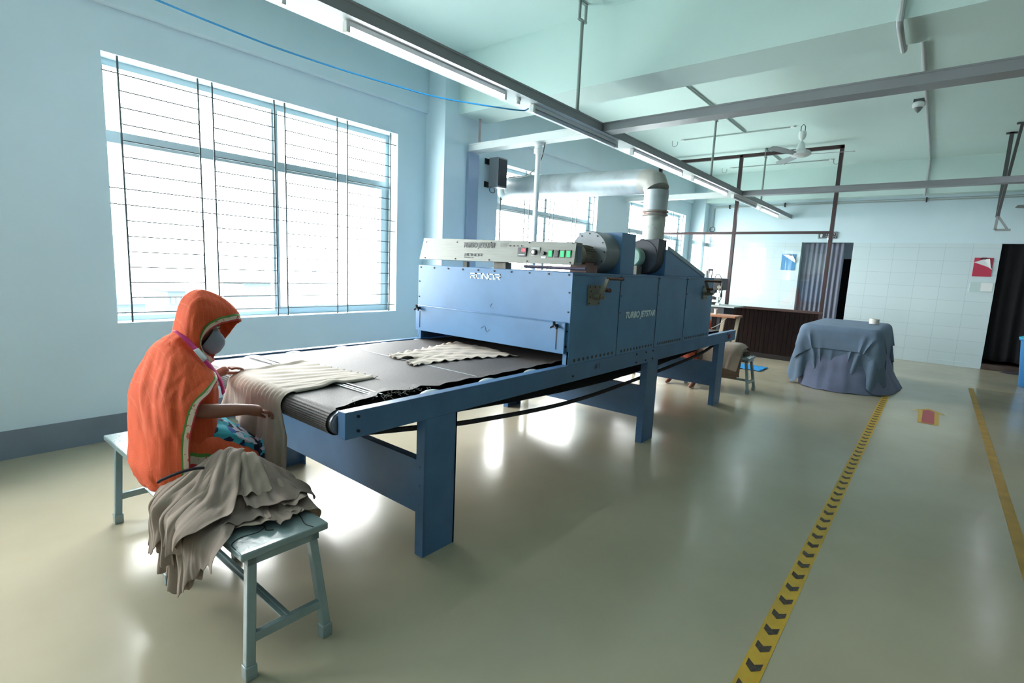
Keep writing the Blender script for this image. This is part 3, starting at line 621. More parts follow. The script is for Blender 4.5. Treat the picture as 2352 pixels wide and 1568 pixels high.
m = MB(); m.box(OX0+0.008, OY0-0.034, 0.935, CX-0.02, OY0-0.022, 1.148).box(OX0+0.008, OY0-0.034, 1.14, CX-0.02, OY0-0.004, 1.150)
flap = m.build('front_flap', BLUE, M_, bevel=0.003)
for x in (OX0+0.06, CX-0.085):
    MB().box(x-0.004, OY0-0.036, 0.96, x+0.004, OY0-0.033, 1.10).build('slot', BLACK, flap, smooth=False)
    m = MB().cyl((x, OY0-0.03, 1.125), (x, OY0-0.07, 1.125), 0.012, n=10)
    for a in (90, 210, 330): m.bar((x, OY0-0.065, 1.125), (x+0.03*math.cos(math.radians(a)), OY0-0.072, 1.125+0.03*math.sin(math.radians(a))), 0.014, 0.012)
    m.build('wing_knob', SCREW, flap)
PEN = mat('pen_mark', '3c5a70', 0.5)
m = MB().tube([(-2.61, OY0-0.0045, 1.21), (-2.58, OY0-0.0045, 1.225), (-2.60, OY0-0.0045, 1.195), (-2.56, OY0-0.0045, 1.19)], 0.0016, n=4)
m.build('pen_scribble', PEN, oven)
m = MB().tube(smooth_path([(-2.66, OY0-0.035, 1.03), (-2.62, OY0-0.035, 1.05), (-2.60, OY0-0.035, 1.01), (-2.57, OY0-0.035, 1.03)], 4), 0.0016, n=4)
m.build('pen_scribble', PEN, flap)
LET = mat('white_lettering', 'd3e3ea', 0.5); LETD = mat('dark_lettering', '3a4043', 0.5)
def logo(parent, x0, x1, z0, z1, y, m_, name='logo_lettering', w=0.2):
    # block letters R A N A R drawn with square strokes; X runs to the right, on a plane facing -Y
    m = MB(); n = 5; L = (x1-x0)/(n+0.0); h = z1-z0; s = h*w; g = L*0.07
    def B(a, b, c, d): m.box(a, y-0.0015, c, b, y, d)
    for i, ch in enumerate('RANAR'):
        a = x0+i*L+g/2; b = x0+(i+1)*L-g/2
        if ch == 'R':
            B(a, b, z1-s, z1); B(a, b, z0+h*0.40, z0+h*0.40+s*0.8); B(b-s*1.2, b, z0+h*0.4, z1); B(a, a+s*1.2, z0, z0+h*0.62)
            m.add([(a+L*0.40, y-0.001, z0+h*0.45), (a+L*0.62, y-0.001, z0+h*0.45), (b, y-0.001, z0), (b-s*1.6, y-0.001, z0)], [(0, 1, 2, 3)])
        elif ch == 'A': B(a, b, z1-s, z1); B(a, a+s*1.2, z0, z1); B(b-s*1.2, b, z0, z1); B(a, a+L*0.55, z0, z0+s)
        else:
            B(a, a+s*1.2, z0, z1); B(b-s*1.2, b, z0, z1)
            m.add([(a, y-0.001, z1), (a+s*1.5, y-0.001, z1), (b, y-0.001, z0), (b-s*1.5, y-0.001, z0)], [(0, 1, 2, 3)])
    return m.build(name, m_, parent, smooth=False, fix=False)
logo(oven, -2.82, -2.505, 1.402, 1.446, OY0-0.0045, LET)
text('side_lettering', 'TURBO JETSTAR', oven, (CX+0.001, 3.69, 1.143), (PI/2, 0, PI/2), 0.070, LET, shear=0.22, bold=0.0032, sx=1.08)
# crank handles
def crank(y, arm_y, arm_z, ln, w=0.085):
    c = MB().box(CX, y-w, 1.262, CX+0.008, y+w*0.9, 1.402)
    for a, b in ((-w+0.015, 1.275), (w*0.9-0.015, 1.275), (-w+0.015, 1.39), (w*0.9-0.015, 1.39), (-w+0.03, 1.36), (0, 1.39), (-w+0.02, 1.32)): c.cyl((CX+0.006, y+a, b), (CX+0.011, y+a, b), 0.005, n=8, mi=1)
    pl = c.build('crank_plate', [mat('plate_olive_metal', '77746a', 0.5, 0.3), SCREW], M_)
    d = MB().cyl((CX+0.005, y, 1.322), (CX+0.055, y, 1.322), 0.020, n=14).cyl((CX+0.055, y, 1.322), (CX+0.09, y, 1.322), 0.013, n=12)
    d.bar((CX+0.05, y, 1.322), (CX+0.05, arm_y, arm_z), 0.012, 0.036, up=(1, 0, 0), w2=0.012, h2=0.028)
    d.build('crank_arm', mat('arm_olive', '7f7a6c', 0.5, 0.3), pl)
    MB().cyl((CX+0.045, arm_y, arm_z), (CX+0.045+ln, arm_y, arm_z), 0.011, n=12).build('crank_grip', RUST, pl)
    MB().cyl((CX+0.04, (y+arm_y)/2+0.01, 1.37), (CX+0.085, (y+arm_y)/2+0.01, 1.37), 0.014, n=12).sphere((CX+0.09, (y+arm_y)/2+0.01, 1.37), 0.016, n=12).build('lock_knob', RUST, pl)
crank(3.19, 3.285, 1.452, 0.13); crank(5.44, 5.29, 1.452, 0.16, 0.07)
MB().box(OX0-0.03, 2.93, 0.955, OX0-0.002, 3.0, 1.08).build('side_switch_box', mat('pale_box', 'b6b8ae', 0.4), M_, bevel=0.004)
# control box
bx0, bx1, by0, by1, bz0, bz1 = -3.385, -1.865, 2.90, 2.985, 1.535, 1.688
m = MB(); v = []
m.add([(bx0-0.02, by0-0.01, bz0), (bx1, by0-0.01, bz0), (bx1, by1, bz0), (bx0, by1, bz0), (bx0+0.012, by0+0.01, bz1+0.022), (bx1, by0+0.01, bz1-0.008), (bx1, by1, bz1-0.008), (bx0+0.012, by1, bz1+0.022)], [(0, 3, 2, 1), (4, 5, 6, 7), (0, 1, 5, 4), (1, 2, 6, 5), (2, 3, 7, 6), (3, 0, 4, 7)])
cbx = m.build('control_box', STEEL, M_, bevel=0.002)
MB().box(bx1, by0+0.02, bz0+0.015, bx1+0.006, by1-0.015, bz1-0.03).build('end_plate', mat('end_plate_blue', '54647c', 0.4, 0.3), cbx, bevel=0.002)
def fy(z): return by0-0.01+0.02*(z-bz0)/(bz1-bz0)-0.001     # the face leans back a little
m = MB()
for k in range(5): x = bx0+0.05+k*0.36; m.cyl((x, fy(1.675)-0.004, 1.678), (x, fy(1.675)+0.002, 1.678), 0.005, n=8); m.cyl((x, fy(1.55)-0.004, 1.548), (x, fy(1.55)+0.002, 1.548), 0.005, n=8)
m.build('box_screw', SCREW, cbx)
text('panel_lettering', 'TURBO JETSTAR', cbx, (-2.905, fy(1.64)-0.001, 1.638), (PI/2, 0, 0), 0.056, LETD, shear=0.25, bold=0.0011, sx=0.81)
m = MB()
for k in range(4): m.box(-2.52, fy(1.65)-0.0015, 1.645+0.009*k, -2.46+0.006*k, fy(1.65), 1.6465+0.009*k)
m.build('speed_stripes', LETD, cbx, smooth=False)
logo(cbx, -2.878, -2.69, 1.572, 1.594, fy(1.58), LETD, 'panel_logo'); text('maker_line', 'Manufacturing Co., Inc.', cbx, (-2.88, fy(1.56)-0.001, 1.560), (PI/2, 0, 0), 0.011, LETD)
def on_panel(name, x, z, w, h, m_, d=0.006, par=cbx): return MB().box(x-w/2, fy(z)-d, z-h/2, x+w/2, fy(z)+0.004, z+h/2).build(name, m_, par, bevel=0.0015)
disp = on_panel('temperature_display', -2.305, 1.612, 0.078, 0.062, BLACK, 0.008)
text('display_digits', '101', disp, (-2.312, fy(1.62)-0.0095, 1.616), (PI/2, 0, 0), 0.026, emis('red_digits', 'ff3040', 2.5), bold=0.0004)
MB().box(-2.335, fy(1.59)-0.0095, 1.589, -2.275, fy(1.59)-0.008, 1.594).build('display_caption', LET, disp, smooth=False)
kp = on_panel('dial_plate', -2.19, 1.61, 0.075, 0.072, mat('dial_plate', '9a9f9a', 0.4), 0.002)
MB().cyl((-2.195, fy(1.612), 1.612), (-2.195, fy(1.612)-0.025, 1.612), 0.020, n=20).build('dial', BLACK, kp); MB().cyl((-2.195, fy(1.612)-0.025, 1.612), (-2.195, fy(1.612)-0.027, 1.612), 0.013, n=20).build('dial_cap', WHITEP, kp)
sw = MB().cyl((-2.115, fy(1.606), 1.606), (-2.115, fy(1.606)-0.02, 1.606), 0.012, n=16).build('toggle_knob', BLACK, cbx)
on_panel('caption_plate', -2.117, 1.578, 0.042, 0.014, WHITEP, 0.002)
GRN = emis('green_switch', '0f9a55', 0.7)
for x, on in ((-2.06, 1), (-2.01, 0), (-1.962, 1), (-1.913, 1)):
    fr = on_panel('switch_frame', x, 1.604, 0.038, 0.052, BLACK, 0.004); on_panel('switch_rocker', x, 1.604, 0.028, 0.040, GRN if on else mat('dark_rocker', '2b302f', 0.4), 0.008, fr)
for k in range(4): MB().cyl((-2.43+k*0.035, fy(1.655)-0.004, 1.655), (-2.43+k*0.035, fy(1.655)+0.002, 1.655), 0.005, n=10).build('indicator_lamp', mat('red_lamp', 'b0504a', 0.4) if k == 1 else mat('dim_lamp', '77706d', 0.4), cbx)
MB().box(-3.0, 3.0, 1.485, -2.95, 3.03, 1.53).build('box_bracket', MOTOR, M_, bevel=0.003)
MB().box(-2.62, 2.95, 1.485, -2.50, 3.02, 1.535).build('box_bracket', MOTOR, M_, bevel=0.003)
MB().cyl((-2.48, 3.15, 1.512), (-1.93, 3.15, 1.512), 0.012, n=10).build('conduit', mat('violet_grey_pipe', '6b6274', 0.4, 0.3), M_)
# blowers on top
MB().box(-2.29, 3.60, 1.485, -1.90, 3.83, 1.80).build('blower_housing', BLUE, M_, bevel=0.003)
MB().cyl((-2.01, 3.598, 1.77), (-2.01, 3.59, 1.77), 0.012, n=12).build('housing_plug', SCREW, M_)
m = MB().lathe([(0.05, -0.004), (0.15, -0.004), (0.155, 0), (0.155, 0.20)], (-2.065, 3.40, 1.642), (0, 1, 0), n=44)
dr = m.build('blower_drum', mat('drum_grey', '7b8287', 0.42, 0.3, var=0.12, scale=6), M_)
m = MB()
for a in range(0, 360, 30): m.cyl((-2.065+0.135*math.cos(math.radians(a)), 3.396, 1.642+0.135*math.sin(math.radians(a))), (-2.065+0.135*math.cos(math.radians(a)), 3.39, 1.642+0.135*math.sin(math.radians(a))), 0.005, n=8)
m.build('drum_bolt', SCREW, dr)
mo = MB().cyl((-2.05, 3.16, 1.61), (-2.05, 3.39, 1.61), 0.062, n=28)
for a in range(0, 360, 15): c, s_ = math.cos(math.radians(a)), math.sin(math.radians(a)); mo.bar((-2.05+0.068*c, 3.235, 1.61+0.068*s_), (-2.05+0.068*c, 3.37, 1.61+0.068*s_), 0.004, 0.018, up=(c, 0, s_))
mo = mo.build('blower_motor', MOTOR, M_)
MB().lathe([(0.03, -0.015), (0.062, -0.01), (0.073, 0.005), (0.075, 0.075), (0.068, 0.078)], (-2.05, 3.145, 1.61), (0, 1, 0), n=28).build('fan_cover', MOTOR, mo)
m = MB()
for k in range(-4, 5):
    h = math.sqrt(max(0, 0.055**2-(k*0.012)**2)); m.bar((-2.05+k*0.012, 3.128, 1.61-h), (-2.05+k*0.012, 3.128, 1.61+h), 0.003, 0.003, up=(0, 1, 0)); m.bar((-2.05-h, 3.128, 1.61+k*0.012), (-2.05+h, 3.128, 1.61+k*0.012), 0.003, 0.003, up=(0, 1, 0))
m.build('cover_grille', mat('bare_grille', 'b9b3a3', 0.4, 0.3), mo)
MB().box(-2.11, 3.22, 1.485, -1.97, 3.38, 1.545).box(-2.10, 3.24, 1.545, -1.99, 3.36, 1.56).build('motor_foot', mat('reddish_primer', '8b6a62', 0.6, var=0.2), mo, bevel=0.004)
# exhaust blower
m = MB().lathe([(0.02, 0), (0.150, 0), (0.155, 0.006), (0.155, 0.17)], (-2.10, 4.36, 1.645), (0, 1, 0), n=40)
m.box(-2.13, 4.365, 1.64, -1.945, 4.53, 1.805)
ex = m.build('exhaust_blower', DARKM, M_, bevel=0.003)
MB().lathe([(0.02, -0.10), (0.075, -0.10), (0.085, -0.09), (0.085, 0.0)], (-2.14, 4.35, 1.64), (0, 1, 0), n=26).build('green_motor', mat('pale_green_motor', '8fb0a2', 0.5, var=0.15, scale=12), ex)['label'] = 'pale green motor'
MB().box(-2.2, 4.25, 1.485, -2.08, 4.35, 1.565).build('motor_foot', MOTOR, ex, bevel=0.004)
m = MB().prism([(4.50, 1.485), (5.52, 1.485), (5.52, 1.495), (4.56, 1.722), (4.50, 1.722)], 'x', -2.75, -1.93)
m.build('exhaust_hood', BLUE, M_, bevel=0.003)
m = MB(); m.bar((-1.930, 4.54, 1.735), (-1.930, 5.53, 1.502), 0.012, 0.035, up=(0, 0, 1)); m.build('hood_edge', mat('pale_blue_edge', '8199a6', 0.4), M_)

# exhaust duct
D_ = thing('exhaust_duct', (-2.6, 4.6, 1.84), 'fat grey sheet metal duct rising from the blower and bending to the window', 'duct')
px_, py_ = -2.045, 4.45
m = MB().lathe([(0.095, 0), (0.095, 0.03), (0.097, 0.22)], (px_, py_, 1.80), n=32); m.build('lower_pipe', mat('scuffed_duct', 'b2b7b2', 0.45, 0.15, col2='75766f', scale=11, thr=(0.55, 0.8), bump=0.2, bscale=20), D_)
m = MB().lathe([(0.10, 0.0), (0.115, 0.002), (0.115, 0.014), (0.103, 0.018), (0.103, 0.03), (0.115, 0.034), (0.115, 0.046), (0.10, 0.05)], (px_, py_, 2.01), n=32); m.build('flange', mat('rusty_flange', '8f8a86', 0.5, 0.3, col2='8b5a4c', scale=25, thr=(0.5, 0.7)), D_)
# elbow + horizontal run to the window
A = Vector((px_, py_, 2.05)); Bp = Vector((px_, py_, 2.235)); E1 = Vector((px_-0.035, py_+0.02, 2.30)); E2 = Vector((px_-0.10, py_+0.045, 2.325)); Z = Vector((-4.78, 5.72, 2.60))
def ring(c, d, r, n=32):
    d = d.normalized(); a = Vector((0, 0, 1)).cross(d) if abs(d.z) < 0.9 else Vector((0, 1, 0)).cross(d); a.normalize(); b = d.cross(a)
    return c, a, b, r
m = MB().tube([A, Vector((px_, py_, 2.15)), Bp], [0.103, 0.105, 0.107], n=32); m.build('riser', GALV, D_)
m = MB().tube([Bp, E1, E2, E2+(Z-E2).normalized()*0.05], [0.107, 0.112, 0.112, 0.112], n=32); m.build('elbow', mat('elbow_beige', 'aaa9a3', 0.5, 0.1, var=0.1, scale=5), D_, angle=18)
dirz = (Z-E2); m = MB().tube([E2+dirz.normalized()*0.05, E2+dirz*0.35, E2+dirz*0.36, E2+dirz*0.7, Z], [0.112, 0.128, 0.129, 0.145, 0.153], n=32); m.build('cross_run', GALV, D_)
m = MB().tube([Z, Z+Vector((-0.08, 0.02, -0.01)), Vector((-4.98, 5.80, 2.56)), Vector((-5.3, 5.82, 2.50))], [0.155, 0.156, 0.152, 0.15], n=32); m.build('outlet_elbow', GALV, D_, angle=18)
m = MB()
for k in range(26):
    t_ = rnd.uniform(0.03, 0.75); c = E2+dirz*t_; rr = 0.112+0.045*t_; a = rnd.uniform(-1.2, 0.3); s0 = Vector((0.35*math.cos(a)*rr/0.35*0.6, -math.cos(a)*rr*0.85, math.sin(a)*rr))
    p = c+s0*1.01; m.tube([p, p+Vector((rnd.uniform(-.03, .03), 0.0, rnd.uniform(-.02, .02)))], 0.0018, n=4)
m.build('seam_scratches', mat('black_sealant', '383a3a', 0.8), D_)
# drooping black strap under the belt
pts = smooth_path([(-1.95,1.30,0.73),(-1.95,1.428,0.708),(-1.95,1.71,0.669),(-1.95,2.121,0.619),(-1.95,3.032,0.56),(-1.95,4.047,0.574),(-1.95,5.601,0.64),(-1.95,6.3,0.735)], 8)
m = MB(); 
for a, b in zip(pts, pts[1:]): m.bar(a, b, 0.02, 0.022)
tag(m.build('drooping_strap', mat('frayed_black_strap', '222226', 0.9, bump=0.5, bscale=150), smooth=False), 'black frayed strap sagging below the conveyor between its legs', 'strap')

# ================================================================ cloths on the belt
def edge_wave(t, s, a): return a*(math.sin(t*41+s)+0.6*math.sin(t*77+2*s))
nx, ny = 56, 90; G = []; far_l, far_r = (-3.0, 1.635), (-2.366, 1.72); near_l, near_r = (-2.93, 1.22), (-2.335, 1.22)
Ltop, R0 = 0.55, 0.066
for i in range(ny):
    v = i/(ny-1); row = []
    for j in range(nx):
        u = j/(nx-1); hang = 0.17+0.085*u-0.02*math.sin(u*9)
        if u > 0.52: hang += 0.08*min(1, (u-0.52)/0.06)
        tot = Ltop+R0*PI/2+hang; s_ = v*tot
        xf = far_l[0]+(far_r[0]-far_l[0])*u; yf = far_l[1]+(far_r[1]-far_l[1])*u; xn = near_l[0]+(near_r[0]-near_l[0])*u
        w1 = 0.0022*math.sin(40*u+14*v)*math.sin(9*v+3*u)+0.0016*math.sin(23*v+50*u*u)
        if s_ < Ltop:
            t_ = s_/Ltop; x = xf+(xn-xf)*t_; y = yf+(1.22-yf)*t_; z = 0.862+w1
            if j == nx-1: z = 0.8535
            if u < 0.03: z += 0.008
            if u > 0.9: z += 0.016*math.exp(-((t_-0.55)/0.1)**2)
            if i < 2: y += 0.008*math.sin(u*70); z = 0.857+0.006*math.sin(u*70)
        else:
            q = s_-Ltop; ph = min(q/R0, PI/2); y = 1.22-R0*math.sin(ph)-0.004; z = 0.79+R0*math.cos(ph)+0.006; x = xn
            q2 = max(0, q-R0*PI/2); z -= q2; f = min(1, q2/0.15)
            y += -0.012*f*math.sin(u*30+1.5)-0.02*f*math.cos(u*17)-0.05*f*q2; x += 0.010*f*math.sin(u*60)-(0.06*f*(0.5-u))
            y -= 0.004*math.sin(u*95)*min(1, q/0.05)
        row.append((x, y, z))
    G.append(row)
o = MB().grid(G).build('fabric_sheet', CREAM, thick=0.0025, angle=80, fix=False); tag(o, 'pale taupe fabric panel laid over the near end of the belt, hanging down', 'fabric panel')
nx, ny = 44, 60; G = []
for i in range(ny):
    v = i/(ny-1); row = []
    for j in range(nx):
        u = j/(nx-1)
        L0 = (-2.90-0.17*v+0.015*math.sin(v*6), 2.19+0.86*v); R1 = (-2.50+0.17*v**1.2-0.03*math.sin(v*PI), 2.09+0.88*v-0.03*v)
        x = L0[0]+(R1[0]-L0[0])*u; y = L0[1]+(R1[1]-L0[1])*u
        y += (1-v)**2*0.16*math.exp(-((u-0.52)/0.12)**2)
        e = min(u, 1-u, v, 1-v); ed = math.exp(-e/0.035)
        z = 0.860+ed*0.008*math.sin(60*v+9*u+40*u*(v < 0.05))+0.0035*math.sin(19*u+8*v)*math.sin(13*v+4*u)+0.003*math.sin(33*u-21*v)
        x += ed*0.008*math.sin(52*v); y += ed*0.008*math.sin(47*u)
        row.append((x, y, max(z, 0.8545)))
    G.append(row)
o = MB().grid(G).build('fabric_sheet', CREAM, thick=0.003, angle=80, fix=False); tag(o, 'ruffled pale fabric panel lying flat on the belt before the oven mouth', 'fabric panel')
# ================================================================ glass partition
YP = 10.65
P_ = thing('glass_partition', (-3.2, YP, 0), 'brown framed glass partition with dark wood cladding below, before the far wall', 'partition')
m = MB(); xa, xb = -4.87, -1.545
m.box(-1.605, YP-0.03, 0, xb, YP+0.03, 3.82)
m.build('post', BROWN, P_, bevel=0.003)
MB().box(-3.25, YP-0.03, 0.9, -3.19, YP+0.03, 3.82).build('post', BROWN, P_, bevel=0.003)
MB().box(xa, YP-0.03, 0.9, xa+0.06, YP+0.03, 3.82).build('post', BROWN, P_, bevel=0.003)
MB().box(xa, YP-0.03, 3.77, xb, YP+0.03, 3.83).build('top_rail', BROWN, P_, bevel=0.003)
MB().box(xa, YP-0.032, 2.335, xb, YP+0.032, 2.38).build('middle_rail', BROWN, P_, bevel=0.003)
MB().box(xa, YP-0.05, 0.915, xb, YP+0.04, 0.96).build('sill_rail', mat('sill_brown', '5a4440', 0.3, 0.1), P_, bevel=0.003)
WOOD = mat('dark_wood_cladding', '170d0c', 0.55, spec=0.15, col2='261512', scale=3.0, stretch=(9, 1, 0.5), thr=(0.35, 0.7))
m = MB(); x = xa
while x < xb-0.05: m.box(x+0.003, YP-0.025, 0.09, x+0.075, YP+0.01, 0.915); x += 0.078
m.box(xa, YP-0.01, 0.09, xb, YP+0.02, 0.915); m.build('wood_cladding', WOOD, P_, smooth=False)
MB().box(xa, YP-0.03, 0.0, xb, YP+0.02, 0.09).build('plinth', mat('plinth_dark', '1d1517', 0.4), P_, bevel=0.002)
for a, b in ((xa+0.06, -3.25), (-3.19, -1.605)): MB().add([(a, YP, 0.96), (b, YP, 0.96), (b, YP, 2.335), (a, YP, 2.335)], [(0, 1, 2, 3)]).build('glass_pane', PGLASS, P_, smooth=False)

# ================================================================ far wall things
CUR = mat('grey_violet_curtain', '5e6373', 0.8, col2='6c7182', scale=4, stretch=(14, 1, 0.4)); CURB = mat('black_curtain_cloth', '0d0c12', 0.95, var=0.2, scale=8)
def curtain(x0, x1, y, z0, z1, amp, nf, m_, name, label, wob=0.0, narrow=0.0):
    G = []
    for i in range(26):
        v = i/25; row = []
        for j in range(120):
            u = j/119; xx0 = x0+narrow*math.sin(v*PI*0.6)*1.0; row.append((xx0+(x1-xx0)*u, y+amp*math.sin(u*nf*2*PI+0.5*math.sin(v*3))*(0.5+0.5*v), z1+(z0-z1)*v+(wob*math.sin(u*33) if i == 25 else 0)))
        G.append(row)
    return tag(MB().grid(G).build(name, m_, thick=0.004, angle=80, fix=False), label, 'curtain')
curtain(-2.42, -1.66, 13.16, 0.06, 2.335, 0.022, 8, CUR, 'curtain', 'grey violet curtain in the doorway behind the glass partition')
t = thing('curtain_block', (-1.5, 13.8, 0), 'upright block for the narrow black curtain seen through the gap beside the grey curtain', 'cabinet')
MB().box(-1.72, 13.7, 0.42, -1.35, 13.9, 2.02).build('curtain_slab', CURB, t, bevel=0.004); MB().box(-1.72, 13.69, 0, -1.35, 13.9, 0.42).build('plinth', SKIRT, t, bevel=0.004)  # standing slab and base stand in for a hanging black curtain
curtain(0.80, 2.29, 13.17, 0.17, 2.33, 0.03, 8, CURB, 'curtain', 'wide black curtain filling the doorway at the right edge', wob=0.012)
tag(MB().box(0.80, 13.02, 0, 2.29, 13.3, 0.10).build('door_step', mat('brown_step', '4a3d38', 0.5, var=0.3), bevel=0.006), 'low worn brown step under the wide black curtain', 'step')
tag(MB().sphere((1.35, 12.86, 0.0), (0.30, 0.10, 0.035), n=18).build('door_mat', mat('crumpled_mat', '34333f', 0.9, var=0.3)), 'dark crumpled mat on the floor before the wide black curtain', 'mat')
lamp(-1.9, 14.6, 16.0, 3.86, 1, 'added fill tube lamp in the room behind the grey curtain', 'added lamps in the back room')  # lamp put in only to brighten the back room
tag(MB().box(-1.75, 15.9, 1.95, -1.25, 15.95, 2.35).build('wall_shelf', WHITEP, bevel=0.004), 'white shelf glimpsed above the narrow black curtain', 'shelf')
def clip(x0, x1, z0, z1, colr, label, mirror):
    t = thing('clipboard', ((x0+x1)/2, 13.05, z0), label, 'clipboard')
    MB().box(x0, 13.045, z0, x1, 13.056, z1).build('board', colr, t, bevel=0.002)
    w = x1-x0; h = z1-z0
    if mirror: P = [(x0+0.05*w, z1-0.03*h), (x1, z0+0.47*h), (x1, z0+0.62*h), (x1-0.25*w, z1-0.04*h)]
    else: P = [(x0, z1-0.25*h), (x0+0.5*w, z1-0.08*h), (x0+0.8*w, z1-0.05*h), (x1-0.08*w, z0+0.5*h), (x1+0.02*w, z0+0.36*h), (x0+0.75*w, z0+0.52*h)]
    G = MB(); n = len(P); v = [(a, 13.043, b) for a, b in P]+[(a, 13.02+0.015*(i % 2), b) for i, (a, b) in enumerate(P)]
    G.add(v, [tuple(range(n)), tuple(range(2*n-1, n-1, -1))]+[(i, (i+1) % n, n+(i+1) % n, n+i) for i in range(n)])
    G.build('curled_paper', mat('white_paper', 'dfe3e4', 0.6), t, smooth=False)
    m = MB().box(x0+0.3*w, 13.03, z1-0.03, x1-0.25*w, 13.045, z1-0.012)
    m.tube([(x0+0.4*w, 13.036, z1-0.015), (x0+0.4*w, 13.036, z1+0.012), (x1-0.4*w, 13.036, z1+0.012), (x1-0.4*w, 13.036, z1-0.015)], 0.003, n=6); m.build('metal_clip', SCREW, t, smooth=False)
clip(-2.84, -2.555, 1.72, 2.075, mat('blue_board', '2e7fb5', 0.4), 'blue clipboard with a curled white sheet, seen through the partition glass', True)
clip(0.445, 0.71, 1.725, 2.07, mat('red_board', 'b3324e', 0.4), 'crimson clipboard with curled white sheets on the tiled wall', False)
t = thing('notice_holder', (0.615, 13.05, 1.44), 'clear plastic notice holder below the crimson clipboard', 'notice holder')
MB().box(0.44, 13.048, 1.435, 0.79, 13.057, 1.62).build('backing', mat('clear_plastic', 'b9cdcf', 0.08, spec=0.8), t, bevel=0.002); MB().box(0.60, 13.044, 1.455, 0.76, 13.048, 1.61).build('paper', MATS['white_paper'], t, smooth=False)
t = thing('door_sign', (-2.0, 13.05, 2.42), 'small black sign with a white border over the curtained doorway', 'sign')
MB().box(-2.17, 13.04, 2.42, -1.825, 13.056, 2.565).build('sign_board', mat('sign_black', '20202c', 0.4), t, bevel=0.002)
m = MB().box(-2.16, 13.037, 2.43, -1.835, 13.04, 2.434).box(-2.16, 13.037, 2.551, -1.835, 13.04, 2.555).box(-2.16, 13.037, 2.43, -2.156, 13.04, 2.555).box(-1.839, 13.037, 2.43, -1.835, 13.04, 2.555)
m.build('sign_border', WHITEP, t, smooth=False)
m = MB().cyl((-2.11, 13.040, 2.528), (-2.11, 13.036, 2.528), 0.012, n=14).prism([(-2.135, 2.50), (-2.085, 2.50), (-2.095, 2.445), (-2.125, 2.445)], 'y', 13.036, 13.04).prism([(-2.14, 2.5), (-2.11, 2.525), (-2.08, 2.5)], 'y', 13.036, 13.04)
m.build('sign_figure', WHITEP, t, smooth=False)
m = MB()   # illegible script on the sign
for k, (x, w) in enumerate(((-2.03, 0.03), (-1.99, 0.02), (-1.96, 0.035), (-1.915, 0.025), (-1.88, 0.02))):
    m.box(x, 13.037, 2.522, x+w+0.008, 13.04, 2.527).box(x+w*0.4, 13.037, 2.50, x+w*0.4+0.005, 13.04, 2.522).tube([(x+w*0.4, 13.038, 2.515), (x+w, 13.038, 2.51), (x+w*0.5, 13.038, 2.498)], 0.0025, n=4)
    m.box(x, 13.037, 2.47, x+w, 13.04, 2.474).box(x+w*0.3, 13.037, 2.452, x+w*0.3+0.005, 13.04, 2.47)
m.build('sign_script', WHITEP, t, smooth=False)
t = thing('waste_bin', (1.41, 11.35, 0), 'bright blue plastic bin cut off by the right edge', 'bin')
MB().lathe([(0.24, 0), (0.25, 0.01), (0.31, 0.72), (0.33, 0.73), (0.33, 0.76), (0.30, 0.76), (0.23, 0.05)], (1.41, 11.35, 0), n=36).build('bin_body', mat('blue_plastic', '1b73b4', 0.4), t)
MB().lathe([(0.335, 0.755), (0.335, 0.775), (0.2, 0.83), (0.01, 0.845)], (1.41, 11.35, 0), n=36).build('bin_lid', mat('teal_plastic', '1b9ab4', 0.4), t)

